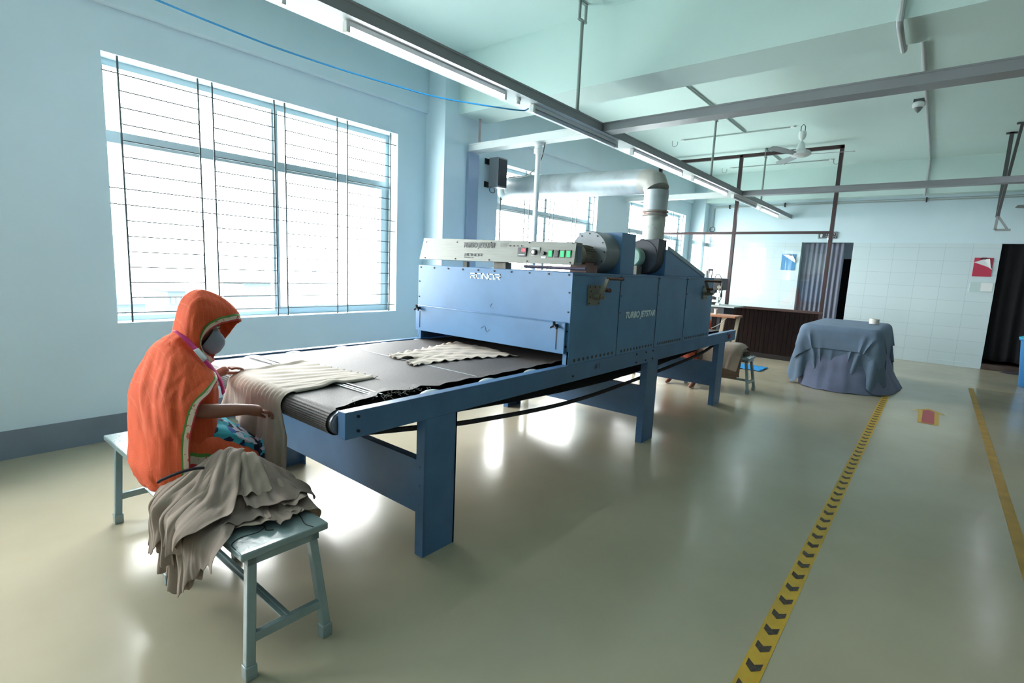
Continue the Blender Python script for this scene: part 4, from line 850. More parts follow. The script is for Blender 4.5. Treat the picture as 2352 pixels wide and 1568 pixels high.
# ================================================================ covered table
def covered():
    lo, hi = (-1.47, 8.50, 0.0), (-0.53, 10.30, 0.845)
    base = lambda Q: sd_box(Q, (lo[0], lo[1], -0.2), hi, 0.03)
    b3 = lambda Q: sd_box(Q, (-1.49, 8.47, -0.2), (-0.50, 10.33, 0.62), 0.06)
    b2 = lambda Q: sd_box(Q, (-1.36, 8.42, -0.2), (-0.40, 10.3, 0.30), 0.06)
    def sheet(w, l, z, nx, ny, cx, cy, off, amp, seed, steps, ex):
        X, Y = np.meshgrid(np.linspace(-w/2, w/2, nx), np.linspace(-l/2, l/2, ny)); R = np.random.RandomState(seed)
        rest = np.stack([X, Y, 0*X], 2); P = rest.copy(); P[..., 0] += cx; P[..., 1] += cy; P[..., 2] = z+R.uniform(-amp, amp, X.shape)
        return drape(P, rest, sd_union([base, sd_floor]+ex, off), steps=steps, it=7, seed=seed, fric=0.35)
    G1 = []; n = 120
    for i in range(22):
        v = i/21; row = []
        for j in range(n):
            th = 2*PI*j/n; cx_, sy_ = math.cos(th), math.sin(th); q = (abs(cx_)**7+abs(sy_)**7)**(-1/7)
            out = (0.27*max(0, cx_)**1.2+0.02*max(0, -cx_), 0.28*max(0, -sy_)**1.5+0.02*max(0, sy_)); f = v**2.3
            q2 = (abs(cx_)**3.2+abs(sy_)**3.2)**(-1/3.2); k = q+(q2-q)*f*0.75
            x = -1.0+0.49*cx_*k+math.copysign(out[0]*f, cx_); y = 9.4+0.92*sy_*k+math.copysign(out[1]*f, sy_)
            w = 0.008*math.sin(th*9+v*2)+0.006*math.sin(th*23+1)*v+0.004*math.sin(th*5+v*17); x += w*cx_; y += w*sy_
            row.append((x, y, 0.80*(1-v)+0.004+0.006*math.sin(th*14)*(v > .97)))
        G1.append(row)
    o = MB().grid(G1, closed=True).build('table_cover', BLUECOV2, thick=0.003, angle=80, subsurf=1, fix=False); tag(o, 'lavender grey cloth reaching the floor around the covered table', 'cloth')
    G2 = sheet(1.86, 2.72, 0.90, 46, 62, -0.99, 9.38, 0.022, 0.006, 2, 110, [b3])
    o = MB().grid(G2).build('table_cover', BLUECOV, thick=0.003, angle=80, subsurf=1, fix=False); tag(o, 'blue-grey cloth draped over the top half of the covered table', 'cloth')
    G3 = sheet(1.52, 2.34, 0.93, 40, 54, -0.99, 9.38, 0.036, 0.006, 5, 90, [b3])
    o = MB().grid(G3).build('table_cover', BLUECOV, thick=0.003, angle=80, subsurf=1, fix=False); tag(o, 'topmost wrinkled blue-grey cloth on the covered table, under the spool', 'cloth')
    t = thing('work_table', (-1.0, 9.4, 0), 'table hidden under the hanging blue-grey cloths', 'table')
    MB().box(lo[0]+0.01, lo[1]+0.01, 0.78, hi[0]-0.01, hi[1]-0.01, 0.83).build('tabletop', WOOD, t, smooth=False)
    for x in (lo[0]+0.05, hi[0]-0.1):
        for y in (lo[1]+0.05, hi[1]-0.1): MB().box(x, y, 0, x+0.05, y+0.05, 0.78).build('leg', WOOD, t, smooth=False)
covered()
t = thing('tape_roll', (-0.70, 9.62, 0.893), 'white tape roll standing on the blue-grey covered table', 'roll')
MB().lathe([(0.035, 0), (0.065, 0), (0.065, 0.075), (0.035, 0.075)], (-0.70, 9.62, 0.893), n=24).build('tape', mat('roll_white', 'd2d0c8', 0.5), t)
MB().lathe([(0.03, 0), (0.036, 0), (0.036, 0.077), (0.03, 0.077)], (-0.70, 9.62, 0.893), n=24).build('cardboard_core', mat('cardboard', '8f8064', 0.8), t)

# ================================================================ print press on stand, small table
t = thing('press_stand', (-3.5, 9.45, 0), 'grey metal stand carrying the dark press behind the oven', 'stand')
MB().box(-4.3, 9.10, 0.985, -2.62, 9.75, 1.01).build('stand_top', mat('pale_top', 'aab4b4', 0.4, 0.2), t, bevel=0.003)
MB().box(-4.25, 9.15, 0.86, -2.8, 9.70, 0.985).build('stand_apron', mat('dark_apron', '33363c', 0.5), t, smooth=False)
for x in (-4.2, -3.05):
    for y in (9.18, 9.62): MB().box(x, y, 0, x+0.05, y+0.05, 0.86).build('leg', MATS['dark_apron'], t, smooth=False)
t = thing('printing_press', (-3.3, 9.4, 1.01), 'black and white printing machine behind the far end of the oven', 'machine')
MB().box(-3.8, 9.25, 1.265, -2.93, 9.65, 1.475).build('press_head', BLACK, t, bevel=0.006)
MB().box(-3.8, 9.5, 1.01, -3.1, 9.62, 1.27).build('back_column', MATS['dark_apron'], t, smooth=False)
MB().box(-3.8, 9.2, 1.16, -2.90, 9.3, 1.205).box(-2.99, 9.19, 1.15, -2.90, 9.31, 1.225).build('upper_arm', WHITEP, t, bevel=0.004)
MB().box(-3.8, 9.2, 1.06, -2.93, 9.32, 1.10).box(-3.2, 9.2, 1.01, -3.16, 9.3, 1.06).build('lower_arm', WHITEP, t, bevel=0.004)
MB().cyl((-2.945, 9.25, 1.03), (-2.945, 9.25, 1.25), 0.015, n=12).box(-2.98, 9.22, 1.01, -2.91, 9.28, 1.04).build('guide_rod', WHITEP, t)
MB().cyl((-2.94, 9.24, 1.26), (-2.94, 9.24, 1.36), 0.02, n=12).box(-2.97, 9.2, 1.3, -2.90, 9.26, 1.34).cyl((-2.9, 9.23, 1.22), (-2.9, 9.23, 1.40), 0.008, n=8).build('air_valve', MOTOR, t)
MB().box(-3.10, 9.245, 1.37, -3.05, 9.25, 1.44).build('white_sticker', WHITEP, t, smooth=False)
MB().cyl((-3.24, 9.35, 1.475), (-3.24, 9.35, 1.60), 0.045, n=20).build('air_cylinder', WHITEP, t)
m = MB()
for dx in (-0.03, 0.02): m.cyl((-3.15+dx, 9.35, 1.475), (-3.15+dx, 9.35, 1.61), 0.008, n=8)
m.box(-3.19, 9.32, 1.60, -3.12, 9.38, 1.63).build('tie_rods', SCREW, t)
MB().tube(smooth_path([(-3.05, 9.3, 1.475), (-3.03, 9.28, 1.53), (-2.98, 9.27, 1.54), (-2.93, 9.25, 1.48), (-2.90, 9.24, 1.38), (-2.89, 9.24, 1.25), (-2.90, 9.24, 1.10)]), 0.006, n=6).build('air_hose', BLACK, t)
t = thing('work_stool', (-2.5, 8.05, 0), 'small table with orange-brown wooden top and cream legs beyond the oven', 'table')
CRM = mat('cream_leg_paint', 'b9b39f', 0.45, var=0.1)
MB().box(-2.95, 7.88, 0.905, -2.24, 8.25, 0.935).build('tabletop', mat('orange_brown_wood', '9a6647', 0.5, col2='b0866a', scale=6, stretch=(1, 8, 8)), t, bevel=0.004)
for x, x2, y in ((-2.42, -2.52, 7.95), (-2.28, -2.36, 8.18), (-2.85, -2.80, 7.95), (-2.85, -2.80, 8.18)): MB().bar((x, y, 0.905), (x2, y, 0.0), 0.05, 0.03).build('leg', CRM, t, bevel=0.003)
t = thing('thread_spool', (-2.58, 8.05, 0.935), 'white thread spool on the small wooden table beyond the oven', 'spool')
MB().lathe([(0.03, 0), (0.03, 0.006), (0.024, 0.01), (0.024, 0.07), (0.03, 0.074), (0.03, 0.08)], (-2.58, 8.05, 0.935), n=20).build('thread', MATS['roll_white'], t)
tag(MB().tube(smooth_path([(-2.35, 7.9, 0.92), (-2.45, 7.85, 0.80), (-2.62, 7.8, 0.70), (-2.8, 7.8, 0.66)]), 0.006, n=6).build('cable', PIPE), 'thin pale cord hanging below the small wooden table', 'cable')
G = []
for i in range(14):
    row = []
    for j in range(20): row.append((-2.62+0.55*j/19, 8.95+0.5*i/13, 0.008+0.012*abs(math.sin(j*0.9+i*0.5))))
    G.append(row)
tag(MB().grid(G).build('plastic_sheet', mat('light_blue_plastic', '2f8fd0', 0.4), thick=0.002, fix=False), 'bright blue plastic sheet on the floor behind the far bench', 'sheet')

# ================================================================ benches
def bench(label):
    t = thing('bench', (-2.62, 0.87, 0), label, 'bench', 'work benches')
    m = MB(); x0, x1, y0, y1 = -3.50, -1.75, 0.712, 1.045
    m.box(x0, y0, 0.440, x1, y1, 0.468)
    o = m.build('seat_board', BENCHP, t, bevel=0.005)
    cr = MB(); c1 = [(-1.80, 0.715, 0.4675), (-1.845, 0.72, 0.4685), (-1.87, 0.76, 0.4688), (-1.865, 0.82, 0.4688), (-1.885, 0.86, 0.4688)]
    c2 = [(-1.755, 0.985, 0.4685), (-1.80, 0.975, 0.4688), (-1.86, 0.99, 0.4688), (-1.90, 1.0, 0.4688)]; c3 = [(-1.93, 0.83, 0.4688), (-1.90, 0.86, 0.4688), (-1.86, 0.85, 0.4688), (-1.84, 0.87, 0.4688)]
    for c in (c1, c2, c3): cr.tube(smooth_path(c, 5), 0.0022, n=5)
    cr.build('board_crack', mat('crack_dark', '2c2a2e', 0.9), o)
    m = MB(); m.box(x0+0.03, y0+0.03, 0.405, x1-0.02, y0+0.06, 0.44).box(x0+0.03, y1-0.06, 0.405, x1-0.02, y1-0.03, 0.44).box(x1-0.05, y0+0.03, 0.405, x1-0.02, y1-0.03, 0.44).box(x0+0.03, y0+0.03, 0.405, x0+0.06, y1-0.03, 0.44)
    m.build('apron', BENCHP, t, smooth=False, fix=False)
    for x, xf in ((-1.80, -1.735), (-2.56, -2.55), (-3.44, -3.35)):
        for yt, yf in ((0.765, 0.722), (0.995, 1.018)):
            m = MB().bar((x, yt, 0.44), (xf, yf, 0.05), 0.034, 0.034, up=(0, 1, 0)).bar((xf, yf, 0.055), (xf, yf, 0.0), 0.042, 0.042, up=(0, 1, 0)); m.build('leg', BENCHP, t, bevel=0.004)
        xm = xf+(x-xf)*0.2
        MB().box(xm-0.012, 0.735, 0.125, xm+0.012, 1.005, 0.16).build('cross_stretcher', BENCHP, t, bevel=0.003)
    m = MB(); m.bar((-1.745, 0.87, 0.155), (-2.55, 0.87, 0.155), 0.034, 0.006).bar((-1.745, 0.872, 0.148), (-2.55, 0.872, 0.148), 0.006, 0.03); m.bar((-2.55, 0.87, 0.155), (-3.36, 0.87, 0.155), 0.034, 0.006)
    m.build('long_stretcher', BENCHP, t, smooth=False)
    return t
B1 = bench('nearest grey-green bench with cracked glossy seat, carrying the fabric heap')
B2 = copy_tree(B1, (-2.65, 7.22, 0), 'far grey-green bench with folded fabric at the end of the conveyor')

# ================================================================ fabric heap on the near bench
def Hs(x, y):
    ax, ay = x+2.26, y-0.905; c_, s_ = 0.85, 0.52; a_ = ax*c_+ay*s_; b_ = -ax*s_+ay*c_
    return 0.474+0.128*math.exp(-((a_/0.21)**2+(b_/0.135)**2)**1.15)
def strip(ang, cx, cy, L, w0, w1, nf, amp, off, seed, spread=0.25):
    R = np.random.RandomState(seed); nu, ns = 34, 46; G = np.zeros((ns, nu, 3)); ds = L/(ns-1); a0 = math.radians(ang); ph0 = R.uniform(0, 6)
    for j in range(nu):
        u = j/(nu-1)-0.5; a = a0+u*spread*2; d_ = (math.cos(a), math.sin(a)); nrm = (-math.sin(a0), math.cos(a0))
        p = [cx+nrm[0]*u*w0, cy+nrm[1]*u*w0, 0]; p[2] = Hs(p[0], p[1]); fall = 0.0; Lj = 1+0.05*math.sin(u*7+ph0)+0.02*math.sin(u*31)
        for i in range(ns):
            v = i/(ns-1); st = ds*Lj
            if i:
                lat = (w1-w0)*u/(ns-1)
                if 0.715 < p[1] < 1.05 and p[0] < -1.76 and fall == 0:
                    q = [p[0]+d_[0]*st+nrm[0]*lat, p[1]+d_[1]*st+nrm[1]*lat]; hz = Hs(*q)+off; sl = math.hypot(st, max(-0.05, min(0.05, hz-p[2]))); k = st/max(sl, st)
                    q = [p[0]+d_[0]*st*k+nrm[0]*lat, p[1]+d_[1]*st*k+nrm[1]*lat]; p = [q[0], q[1], Hs(*q)+off]
                else:
                    if fall == 0: fall = 0.55
                    fall = min(1.52, fall+st/0.10); dn = (d_[0]*0.45, -0.9 if p[1] < 0.9 else 0.9)
                    p = [p[0]+dn[0]*st*math.cos(fall)+nrm[0]*lat*0.7, p[1]+dn[1]*st*math.cos(fall), p[2]-st*math.sin(fall)]
            else: p[2] += off
            wv = math.sin(u*2*PI*nf+ph0+0.8*math.sin(v*3+ph0))+0.45*math.sin(u*2*PI*nf*2.3+2*ph0-v*2.2); am = amp*(0.35+0.65*min(1, v*2.2))
            f = min(1, fall/1.2); s2 = 0.0035*math.sin(v*19+u*11+ph0)
            hang = off*f
            G[i, j] = (p[0]+0.3*am*wv*f, p[1]-(am*wv*1.1+hang+s2)*f*(1 if p[1] < 0.9 else -1), p[2]+(am*abs(wv)*0.9+s2)*(1-f))
    for _ in range(2): G[1:-1] = (G[:-2]+2*G[1:-1]+G[2:])/4
    return G
CORD = [(-2.30, .63, .590), (-2.28, .64, .605), (-2.23, .679, .635), (-2.21, .7275, .645), (-2.205, .766, .64)]
heap = [(-92, -2.34, .88, .52, .10, .17, 2.0, .013, 0, 'lowest left strip of taupe fabric hanging off the near bench front'), (-80, -2.29, .90, .57, .10, .17, 1.6, .014, 1, 'longest taupe fabric strip hanging off the near bench, its point lowest'),
 (-62, -2.25, .90, .55, .10, .18, 1.5, .014, 1, 'long taupe fabric strip hanging off the bench front under the cuffed piece'), (-48, -2.22, .92, .54, .11, .16, 1.2, .009, 2, 'dark flat taupe strip hanging right at the bare part of the seat edge'),
 (27, -2.28, .98, .42, .10, .15, 2.4, .010, 0, 'hindmost right piece of taupe fabric in the heap, ends stacked toward the belt'), (8, -2.26, .97, .44, .10, .15, 2.0, .011, 1, 'lowest right piece of taupe fabric with frayed corner ends on the seat'),
 (-12, -2.24, .94, .40, .12, .17, 1.8, .012, 1, 'taupe fabric piece spread lowest on the glossy seat, middle of its edge'), (-28, -2.25, .93, .40, .12, .15, 1.6, .013, 2, 'short crumpled taupe piece reaching the seat edge beside the hanging strips'),
 (-97, -2.33, .90, .46, .11, .16, 2.2, .013, 3, 'upper left taupe piece in the heap just below the orange hem'), (-84, -2.30, .92, .50, .12, .16, 1.7, .013, 4, 'broad upper taupe piece curving down left of the heap middle'),
 (16, -2.30, .97, .40, .11, .14, 2.0, .011, 3, 'upper right taupe piece with a long straight pleat toward the belt'), (-2, -2.28, .96, .37, .11, .14, 1.8, .012, 4, 'taupe piece with square cut end on the right slope of the heap'),
 (-70, -2.29, .93, .46, .12, .17, 1.4, .015, 5, 'topmost broad taupe piece down the middle of the heap'), (-40, -2.31, .92, .47, .10, .12, 1.3, .014, 6, 'taupe piece ending in a pale folded cuff over the seat edge'),
 (-20, -2.30, .94, .30, .11, .13, 1.6, .012, 5, 'short topmost taupe piece on the right of the upright fold')]
for k, (a, cx, cy, L, w0, w1, nf, am, lay, lb) in enumerate(heap):
    G = strip(a, cx, cy, L, w0, w1, nf, am, 0.004+0.0095*lay, 20+k, 0.16)
    o = MB().grid(G).build('fabric_piece', TAUPE[k % 4], thick=0.003, angle=80, subsurf=1, fix=False)
    tag(o, lb, 'fabric piece', 'taupe fabric pieces heaped on the near bench')
tag(MB().tube(smooth_path(CORD), 0.006, n=6).build('cord', mat('black_cord', '191a24', 0.9)), 'dark cord lying across the fabric heap on the near bench', 'cord')
# folded fabric on the far bench
seat2 = lambda Q: sd_box(Q, (-3.5, 7.06, 0.37), (-1.78, 7.40, 0.475), 0.012); stack2 = lambda Q: sd_box(Q, (-2.45, 7.05, 0.40), (-1.92, 7.38, 0.58), 0.05)
for k, (cx, w, L, cy) in enumerate(((-2.20, 0.55, 0.95, 7.12), (-2.14, 0.56, 0.88, 7.14), (-2.12, 0.50, 0.80, 7.17))):
    X, Y = np.meshgrid(np.linspace(-w/2, w/2, 16), np.linspace(-L/2, L/2, 26)); rest = np.stack([X, Y, 0*X], 2); P = rest.copy(); P[..., 0] += cx; P[..., 1] += cy; P[..., 2] = 0.66+0.02*k+0.01*np.sin(X*20)
    G = drape(P, rest, sd_union([seat2, stack2, sd_floor], 0.008+0.02*k), steps=60, it=5)
    tag(MB().grid(G).build('fabric_piece', TAUPE[k], thick=0.004, angle=80, subsurf=1, fix=False), ('lowest', 'middle', 'topmost')[k]+' layer of the taupe fabric folded over the far bench', 'fabric piece', 'taupe fabric folded over the far bench')
# ================================================================ workers
def catmull_rows(R, n):
    R = np.asarray(R, float); P = np.vstack([2*R[0]-R[1], R, 2*R[-1]-R[-2]]) if R.ndim == 2 else np.concatenate([(2*R[0]-R[1])[None], R, (2*R[-1]-R[-2])[None]]); out = []
    for i in range(1, len(P)-2):
        for k in range(n):
            t = k/n; a, b, c, d = P[i-1], P[i], P[i+1], P[i+2]; out.append(0.5*((2*b)+(c-a)*t+(2*a-5*b+4*c-d)*t*t+(-a+3*b-3*c+d)*t**3))
    out.append(P[-2]); return np.array(out)
def skin_body(root, feet):
    ch = []   # chains: list of (points, radii)
    xc = -2.65
    sp = [((xc, .84, .57), .125), ((xc, .80, .72), .115), ((xc, .80, .88), .12), ((xc, .825, 1.0), .085), ((xc, .865, 1.07), .052), ((xc, .895, 1.12), .055), ((xc, .925, 1.17), .085), ((xc, .915, 1.225), .082), ((xc, .90, 1.26), .05)]
    verts = [p for p, r in sp]; rad = [r for p, r in sp]; edges = [(i, i+1) for i in range(len(sp)-1)]; roots = [0]
    def chain(start, pts):
        prev = start
        for p, r in pts: verts.append(p); rad.append(r); edges.append((prev, len(verts)-1)); prev = len(verts)-1
        return prev
    face = chain(6, [((xc, .965, 1.115), .070), ])
    chain(face, [((xc, 1.018, 1.118), .020)])
    wr = chain(3, [((xc+.11, .82, 1.03), .06), ((-2.50, .81, .99), .05), ((-2.46, .795, .90), .042), ((-2.43, .79, .825), .036), ((-2.40, .88, .812), .036), ((-2.39, .98, .803), .030), ((-2.40, 1.03, .793), .026)])
    pr = chain(wr, [((-2.405, 1.065, .780), .030), ((-2.41, 1.09, .768), .028)])
    wl = chain(3, [((xc-.11, .83, 1.03), .06), ((-2.84, .84, 1.0), .054), ((-2.90, .88, .90), .046), ((-2.93, .93, .825), .040), ((-2.94, 1.03, .838), .031), ((-2.945, 1.10, .858), .024)])
    pl = chain(wl, [((-2.945, 1.135, .872), .028), ((-2.945, 1.165, .880), .027)])
    fx = feet
    for s, tx in ((1, fx[0]), (-1, fx[1])):
        kx = xc+s*0.115
        chain(0, [((xc+s*.10, .87, .545), .085), ((xc+s*.11, 1.0, .535), .078), ((kx, 1.14, .525), .062), ((kx, 1.16, .47), .058), ((tx[0], (1.16+tx[1])/2+.03, .27), .05), ((tx[0], tx[1], .085), .032), ((tx[0], tx[1]+.03, .05), .034), ((tx[0], tx[1]+.10, .035), .032), ((tx[0], tx[1]+.155, .022), .018)])
    # fingers: islands rooted inside the palm
    def finger(pts, r):
        i0 = len(verts); roots.append(i0)
        for k, p in enumerate(pts): verts.append(p); rad.append(r*(1-.12*k)); 
        for k in range(len(pts)-1): edges.append((i0+k, i0+k+1))
    for k, (dx, ln) in enumerate(((-.022, .92), (-.008, 1.05), (.007, 1.0), (.020, .8))):   # right hand pinching the cloth
        b = Vector((-2.41+dx, 1.092, .770)); finger([b, b+Vector((0, .028, -.006))*ln, b+Vector((-.002, .050, -.026))*ln, b+Vector((-.002, .054, -.050))*ln], .0088)
    b = Vector((-2.428, 1.065, .768)); finger([b, b+Vector((-.010, .022, -.018)), b+Vector((-.006, .044, -.030)), b+Vector((0, .056, -.040))], .010)
    for k, (dx, ln) in enumerate(((.022, .92), (.008, 1.05), (-.007, 1.0), (-.020, .8))):   # left hand resting on the belt edge
        b = Vector((-2.945+dx, 1.165, .882)); finger([b, b+Vector((.002, .030, .004))*ln, b+Vector((.003, .058, -.004))*ln, b+Vector((.004, .078, -.020))*ln], .0085)
    b = Vector((-2.925, 1.14, .868)); finger([b, b+Vector((.014, .026, -.006)), b+Vector((.018, .050, -.006)), b+Vector((.014, .068, -.008))], .010)
    off = WLOC[root.name]; me = bpy.data.meshes.new('body'); me.from_pydata([tuple(Vector(v)-off) for v in verts], edges, []); o = bpy.data.objects.new('body', me); COL.objects.link(o); o.parent = root
    md = o.modifiers.new('skin', 'SKIN'); md.use_smooth_shade = True; md.branch_smoothing = 0.4
    sv = me.skin_vertices[0].data if me.skin_vertices else None
    if sv is None: bpy.context.view_layer.objects.active = o; sv = me.skin_vertices[0].data
    for i, r in enumerate(rad): sv[i].radius = (r, r); sv[i].use_root = i in roots
    s2 = o.modifiers.new('sub', 'SUBSURF'); s2.levels = 2; s2.render_levels = 2; me.materials.append(SKIN); return o
def fold(th, k, amp, ph=0.0): return amp*(math.sin(7*th+0.55*k+ph)+0.6*math.sin(13*th-0.8*k+2+ph)+0.35*math.sin(23*th+1.1*k))
def rings(spec, closed, edges=None, nth=72, sub=4, amp=0.004, xc=-2.65, dip=None):
    R = []
    for k, (T, B, w) in enumerate(spec):
        c = ((T[0]+B[0])/2, (T[1]+B[1])/2); e = ((T[0]-B[0])/2, (T[1]-B[1])/2); row = []
        if closed: ths = [2*PI*j/nth for j in range(nth)]
        else:
            a, b = edges[k]; tt = list(np.linspace(0, 1, nth-4))+[]; ths = [math.radians(-a+(a+b-13)*t) for t in tt]+[math.radians(b-x) for x in (10, 7.5, 1.6, 0)]
        for th in ths:
            cx_, sx_ = math.cos(th), math.sin(th); pw = 0.85; cc = math.copysign(abs(cx_)**pw, cx_); ss = math.copysign(abs(sx_)**pw, sx_)
            f = 1+fold(th, k, amp)/max(w, .08); d = dip(k, th) if dip else (0, 0, 0)
            row.append((xc+w*ss*f+d[0], c[0]+e[0]*cc*f+d[1], c[1]+e[1]*cc*f+d[2]))
        R.append(row)
    return catmull_rows(np.array(R), sub)
FLORAL = None
def floral_mat():
    m = bpy.data.materials.new('floral_cotton'); m.use_nodes = True; N = m.node_tree.nodes; L = m.node_tree.links; b = N['Principled BSDF']; b.inputs['Roughness'].default_value = 0.8
    tc = N.new('ShaderNodeTexCoord'); nz = N.new('ShaderNodeTexNoise'); nz.inputs['Scale'].default_value = 9; L.new(tc.outputs['Object'], nz.inputs['Vector'])
    mx = N.new('ShaderNodeMixRGB'); mx.inputs[0].default_value = 0.07; L.new(tc.outputs['Object'], mx.inputs[1]); L.new(nz.outputs['Color'], mx.inputs[2])
    v = N.new('ShaderNodeTexVoronoi'); v.inputs['Scale'].default_value = 30; L.new(mx.outputs[0], v.inputs['Vector']); sp = N.new('ShaderNodeSeparateColor'); L.new(v.outputs['Color'], sp.inputs[0])
    r = N.new('ShaderNodeValToRGB'); r.color_ramp.interpolation = 'CONSTANT'; cols = ['1a2238', '2f9ab8', 'c9c4d4', '2b63a8', '45b8cc', 'b9c4d6', '1d2b50', '5fc3d6']
    while len(r.color_ramp.elements) < 8: r.color_ramp.elements.new(0.5)
    for i, c in enumerate(cols): r.color_ramp.elements[i].position = i/8; r.color_ramp.elements[i].color = lin(c)
    L.new(sp.outputs[0], r.inputs[0]); L.new(r.outputs[0], b.inputs['Base Color']); return m
FLORAL = floral_mat()
def worker(label, feet, FLORAL=FLORAL):
    root = thing('person', (-2.65, 0.87, 0), label, 'person')
    skin_body(root, feet)
    # trousers
    m = MB()
    for s, tx in ((1, feet[0]), (-1, feet[1])):
        kx = -2.65+s*0.115; m.tube(smooth_path([(kx, 1.10, .54), (kx, 1.165, .48), (tx[0], (1.16+tx[1])/2+.03, .27), (tx[0], tx[1]+.005, .10)], 5), [.085]*4+[.08]*4+[.07]*4+[.06]*4, n=18)
    m.build('trousers', FLORAL, root)
    inner = [((.78, 1.075), (.93, .99), .15), ((.735, 1.0), (.955, .93), .195), ((.70, .92), (.968, .87), .215), ((.68, .80), (.96, .79), .22), ((.67, .68), (.95, .70), .225), ((.66, .58), (.93, .62), .23), ((.655, .50), (.91, .53), .225)]
    G = rings(inner, True, amp=0.003); MB().grid(G, closed=True).build('blouse', ORANGE, root, fix=False)
    tun = [((.84, .755), (.80, .50), .19), ((.97, .735), (.90, .482), .21), ((1.05, .67), (1.0, .476), .215), ((1.13, .60), (1.05, .462), .21), ((1.185, .54), (1.07, .44), .205), ((1.22, .48), (1.08, .41), .20), ((1.25, .395), (1.10, .36), .19), ((1.258, .33), (1.12, .31), .185)]
    G = rings(tun, True, amp=0.005, xc=-2.67); MB().grid(G, closed=True).build('floral_tunic', FLORAL, root, thick=0.003, fix=False)
    # mask and eyes
    c = Vector((-2.65, .952, 1.095)); d = Vector((0, .80, -.60)).normalized(); up = Vector((0, .60, .80)); sx = Vector((1, 0, 0)); G = []
    for i in range(12):
        ph = (i/11)*PI*0.60; row = []
        for j in range(28):
            t_ = 2*PI*j/28; sq = (abs(math.cos(t_))**4+abs(math.sin(t_))**4)**-0.25*0.92; row.append(tuple(c+d*(0.080*math.cos(ph))+sx*(0.084*math.sin(ph)*math.cos(t_)*sq)+up*(0.066*math.sin(ph)*math.sin(t_)*sq)))
        G.append(row)
    MB().grid(G, closed=True).build('face_mask', mat('grey_mask', '858b9a', 0.8, var=0.05, scale=20), root, angle=80)
    for s in (-1, 1):
        e = MB().sphere((-2.65+s*.032, .990, 1.160), (.012, .012, .008), n=12).build('eye', WHITEP, root); MB().sphere((-2.65+s*.032, .9905, 1.164), (.0135, .013, .0085), n=12).build('eyelid', SKIN, root); MB().sphere((-2.65+s*.032, .998, 1.154), (.005, .005, .005), n=8).build('iris', BLACK, e)
        MB().bar((-2.65+s*.015, 1.008, 1.186), (-2.65+s*.052, .990, 1.188), .006, .005).build('eyebrow', BLACK, root)
    MB().sphere((-2.65, .925, 1.222), (.086, .078, .084), n=20).build('hair', mat('black_hair', '15120f', 0.6), root)
    # hood
    hs = [((1.112, 1.172), (.985, .995), .088), ((1.098, 1.215), (.98, .993), .098), ((1.06, 1.262), (.97, .988), .108), ((1.0, 1.308), (.955, .985), .116), ((.93, 1.330), (.945, .983), .119), ((.868, 1.285), (.935, .985), .116), ((.836, 1.19), (.928, .985), .110), ((.823, 1.138), (.93, .98), .110), ((.79, 1.115), (.94, .965), .135), ((.765, 1.085), (.95, .955), .165)]
    def dip(k, th):
        f = max(0, 1-k/4.0); s = math.sin(th); n_ = max(0, s); l_ = max(0, -s)
        y = -(.140, .136, .120, .092, .060, .028, .008, 0, 0, 0)[k]*n_**1.5+0.02*f*l_; z = (0.045*n_-0.01*l_)*f; return (0.01*f*n_, y, z)
    G = rings(hs, True, amp=0.0022, dip=dip, sub=6)
    # cloth folds sweeping from the crown down to the neck
    nk = len(G)
    for i in range(nk):
        v = i/(nk-1)
        for j in range(G.shape[1]):
            th = 2*PI*j/G.shape[1]; a = 0.0045*max(0, min(1, (v-.30)/.3))*abs(math.sin(th))
            G[i, j, 0] += math.copysign(a*math.sin((G[i, j, 1]*95-G[i, j, 2]*28)), math.sin(th))
    hood = MB().grid(G, closed=True).build('hood', ORANGE, root, thick=0.003, angle=80, fix=False)
    cc_ = G[0].mean(0); Lr = np.vstack([np.zeros(G.shape[1]), np.cumsum(np.linalg.norm(np.diff(G, axis=0), axis=2), axis=0)]); T_ = []
    for q, o_ in ((0.0, 0.002), (0.005, 0.0045), (0.021, 0.0045), (0.031, 0.0045)):
        row = []
        for j in range(G.shape[1]):
            k = int(np.searchsorted(Lr[:, j], q)); k = max(1, min(k, len(G)-1)); f = (q-Lr[k-1, j])/(Lr[k, j]-Lr[k-1, j]+1e-9); p = G[k-1, j]*(1-f)+G[k, j]*f
            ax_ = np.array([-2.65, p[1], 1.09+0.25*(p[1]-.95)]); ov = p-ax_; ov /= np.linalg.norm(ov)+1e-9; row.append(p+ov*o_)
        T_.append(row)
    MB().grid(np.array(T_), closed=True, mfun=lambda i, j: (3, 2, 1)[i]).build('hood_trim', [ORANGE, GREENT, WHITET, REDT], hood, thick=0.002, angle=80, fix=False)
    # shawl
    ss = [((.80, 1.118), (.94, .985), .12), ((.749, 1.078), (.952, .96), .185), ((.713, 1.0), (.965, .93), .235), ((.683, .935), (.968, .895), .262), ((.663, .867), (.965, .86), .280), ((.652, .771), (.96, .78), .288), ((.647, .693), (.955, .70), .285), ((.645, .615), (.95, .64), .277), ((.638, .549), (.94, .585), .268), ((.660, .468), (.90, .52), .25)]
    ed = [(170, 150), (165, 138), (150, 118), (140, 100), (132, 86), (126, 80), (122, 79), (120, 81), (118, 84), (118, 86)]
    G = rings(ss, False, ed, amp=0.0030, sub=6, nth=120, dip=lambda k, th: (0.03*max(0, math.sin(th))**2*math.exp(-((k-4.3)/1.8)**2), 0, 0))
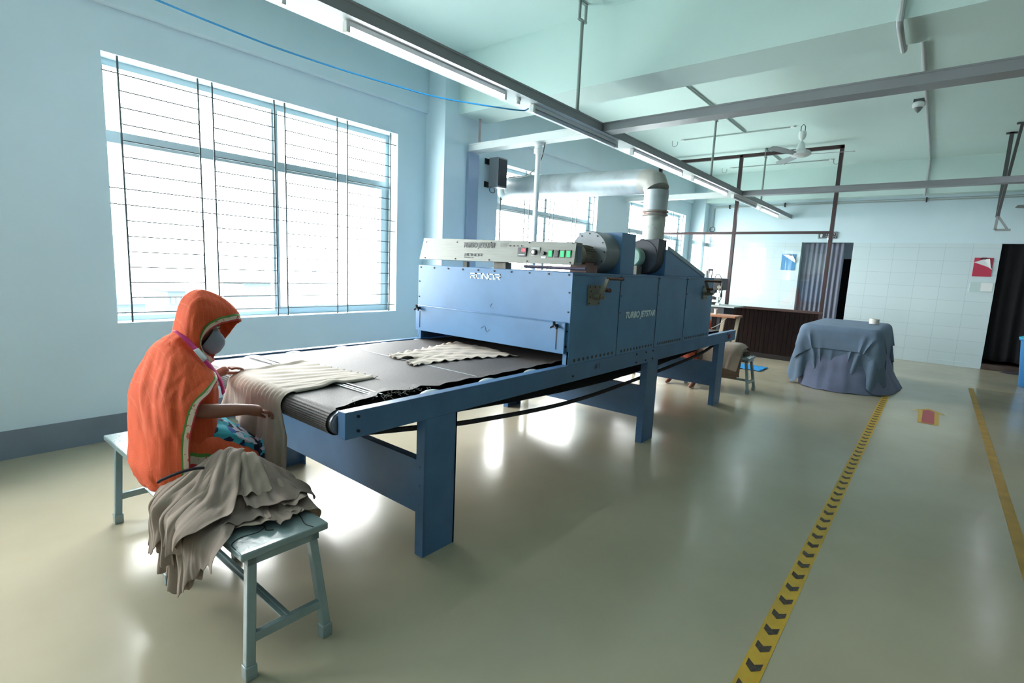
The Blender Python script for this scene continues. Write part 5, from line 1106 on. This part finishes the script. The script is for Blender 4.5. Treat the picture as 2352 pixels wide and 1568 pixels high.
    for i in range(len(G)):
        v = i/(len(G)-1)
        for j in range(G.shape[1]):
            u = j/(G.shape[1]-1); a = 0.007*math.sin(PI*min(1, v*1.4)) if v < .9 else 0.003
            q = 0.8*math.sin(u*44-v*24+math.sin(v*5))+0.6*math.sin(u*71-v*37+1)+0.35*math.sin(u*120-v*50); G[i, j, 0] += a*q*(0.9 if u > .5 else -.9)*abs(math.sin((u-.5)*PI)); G[i, j, 1] -= a*q*math.cos((u-.5)*PI)*.8
            if u > .93: G[i, j, 0] += 0.012*(u-.93)/.07
    n_ = G.shape[1]
    def sm(i, j): return 3 if j >= n_-2 else (2 if j >= n_-3 else (1 if j >= n_-4 else 0))
    MB().grid(G, mfun=sm).build('shawl', [ORANGE, GREENT, WHITET, REDT], root, thick=0.004, angle=80, fix=False)
    # shawl end across the near thigh
    G = []
    for i in range(30):
        u = i/29; y = .78+.31*u; zt = .735-.17*u**1.2; row = []
        for j in range(14):
            v = j/13; a = v*1.35; row.append((-2.46+.085*math.sin(a)+0.004*math.sin(u*25+v*3), y-.02*v, zt-.005-(1-math.cos(a))*.12-.07*v*(1-u)+0.003*math.sin(u*31)))
        G.append(row)
    MB().grid(G, mfun=lambda i, j: 1 if j == 8 else (2 if j in (9, 10) else (3 if j == 11 else 0))).build('shawl_end', [ORANGE, GREENT, WHITET, REDT], root, thick=0.003, angle=80, fix=False)
    # lanyard
    pts = smooth_path([(-2.60, .800, 1.152), (-2.545, .815, 1.130), (-2.515, .845, 1.085), (-2.485, .872, 1.035), (-2.485, .905, .985), (-2.53, .955, .915), (-2.575, .985, .84)], 6)
    m = MB(); G = []
    for i, p in enumerate(pts):
        d_ = (pts[min(i+1, len(pts)-1)]-pts[max(i-1, 0)]).normalized(); o_ = Vector((.92, .25, .3)).normalized(); w_ = d_.cross(o_).normalized(); q = p+o_*.012; G.append([tuple(q-w_*.011), tuple(q+w_*.011)])
    la = MB().grid(G).build('lanyard', mat('magenta_ribbon', 'c92d78', 0.5), root, thick=0.0015, fix=False)
    k0 = 13; G2 = []
    for i in range(k0, k0+7): a, b = Vector(G[i][0]), Vector(G[i][1]); e = (b-a)*.12; o_ = Vector((.0022, .0007, .0007)); G2.append([tuple(a-e+o_), tuple(b+e+o_)])
    MB().grid(G2).build('lanyard_tag', mat('tag_white', 'c8d0d2', 0.4), la, thick=0.001, fix=False)
    return root
p1 = worker('seated person in orange shawl and grey mask spreading fabric on the belt', (((-2.70), .74), ((-2.84), .80)))
p2 = worker('person in orange sitting on the far bench, mostly hidden behind the oven', (((-2.58), 1.17), ((-2.93), 1.22)), mat('rust_cotton', 'a5452c', 0.85, var=0.2, scale=30))
p2.location = (-2.69, 7.26, 0); p2.rotation_euler = (0, 0, PI)
for o in list(bpy.data.objects):
    if o.name.startswith('lanyard_tag') and o.parent and o.parent.parent == p2: bpy.data.objects.remove(o)
for o in list(bpy.data.objects):
    if o.parent == p2 and o.name.startswith('lanyard'): bpy.data.objects.remove(o)
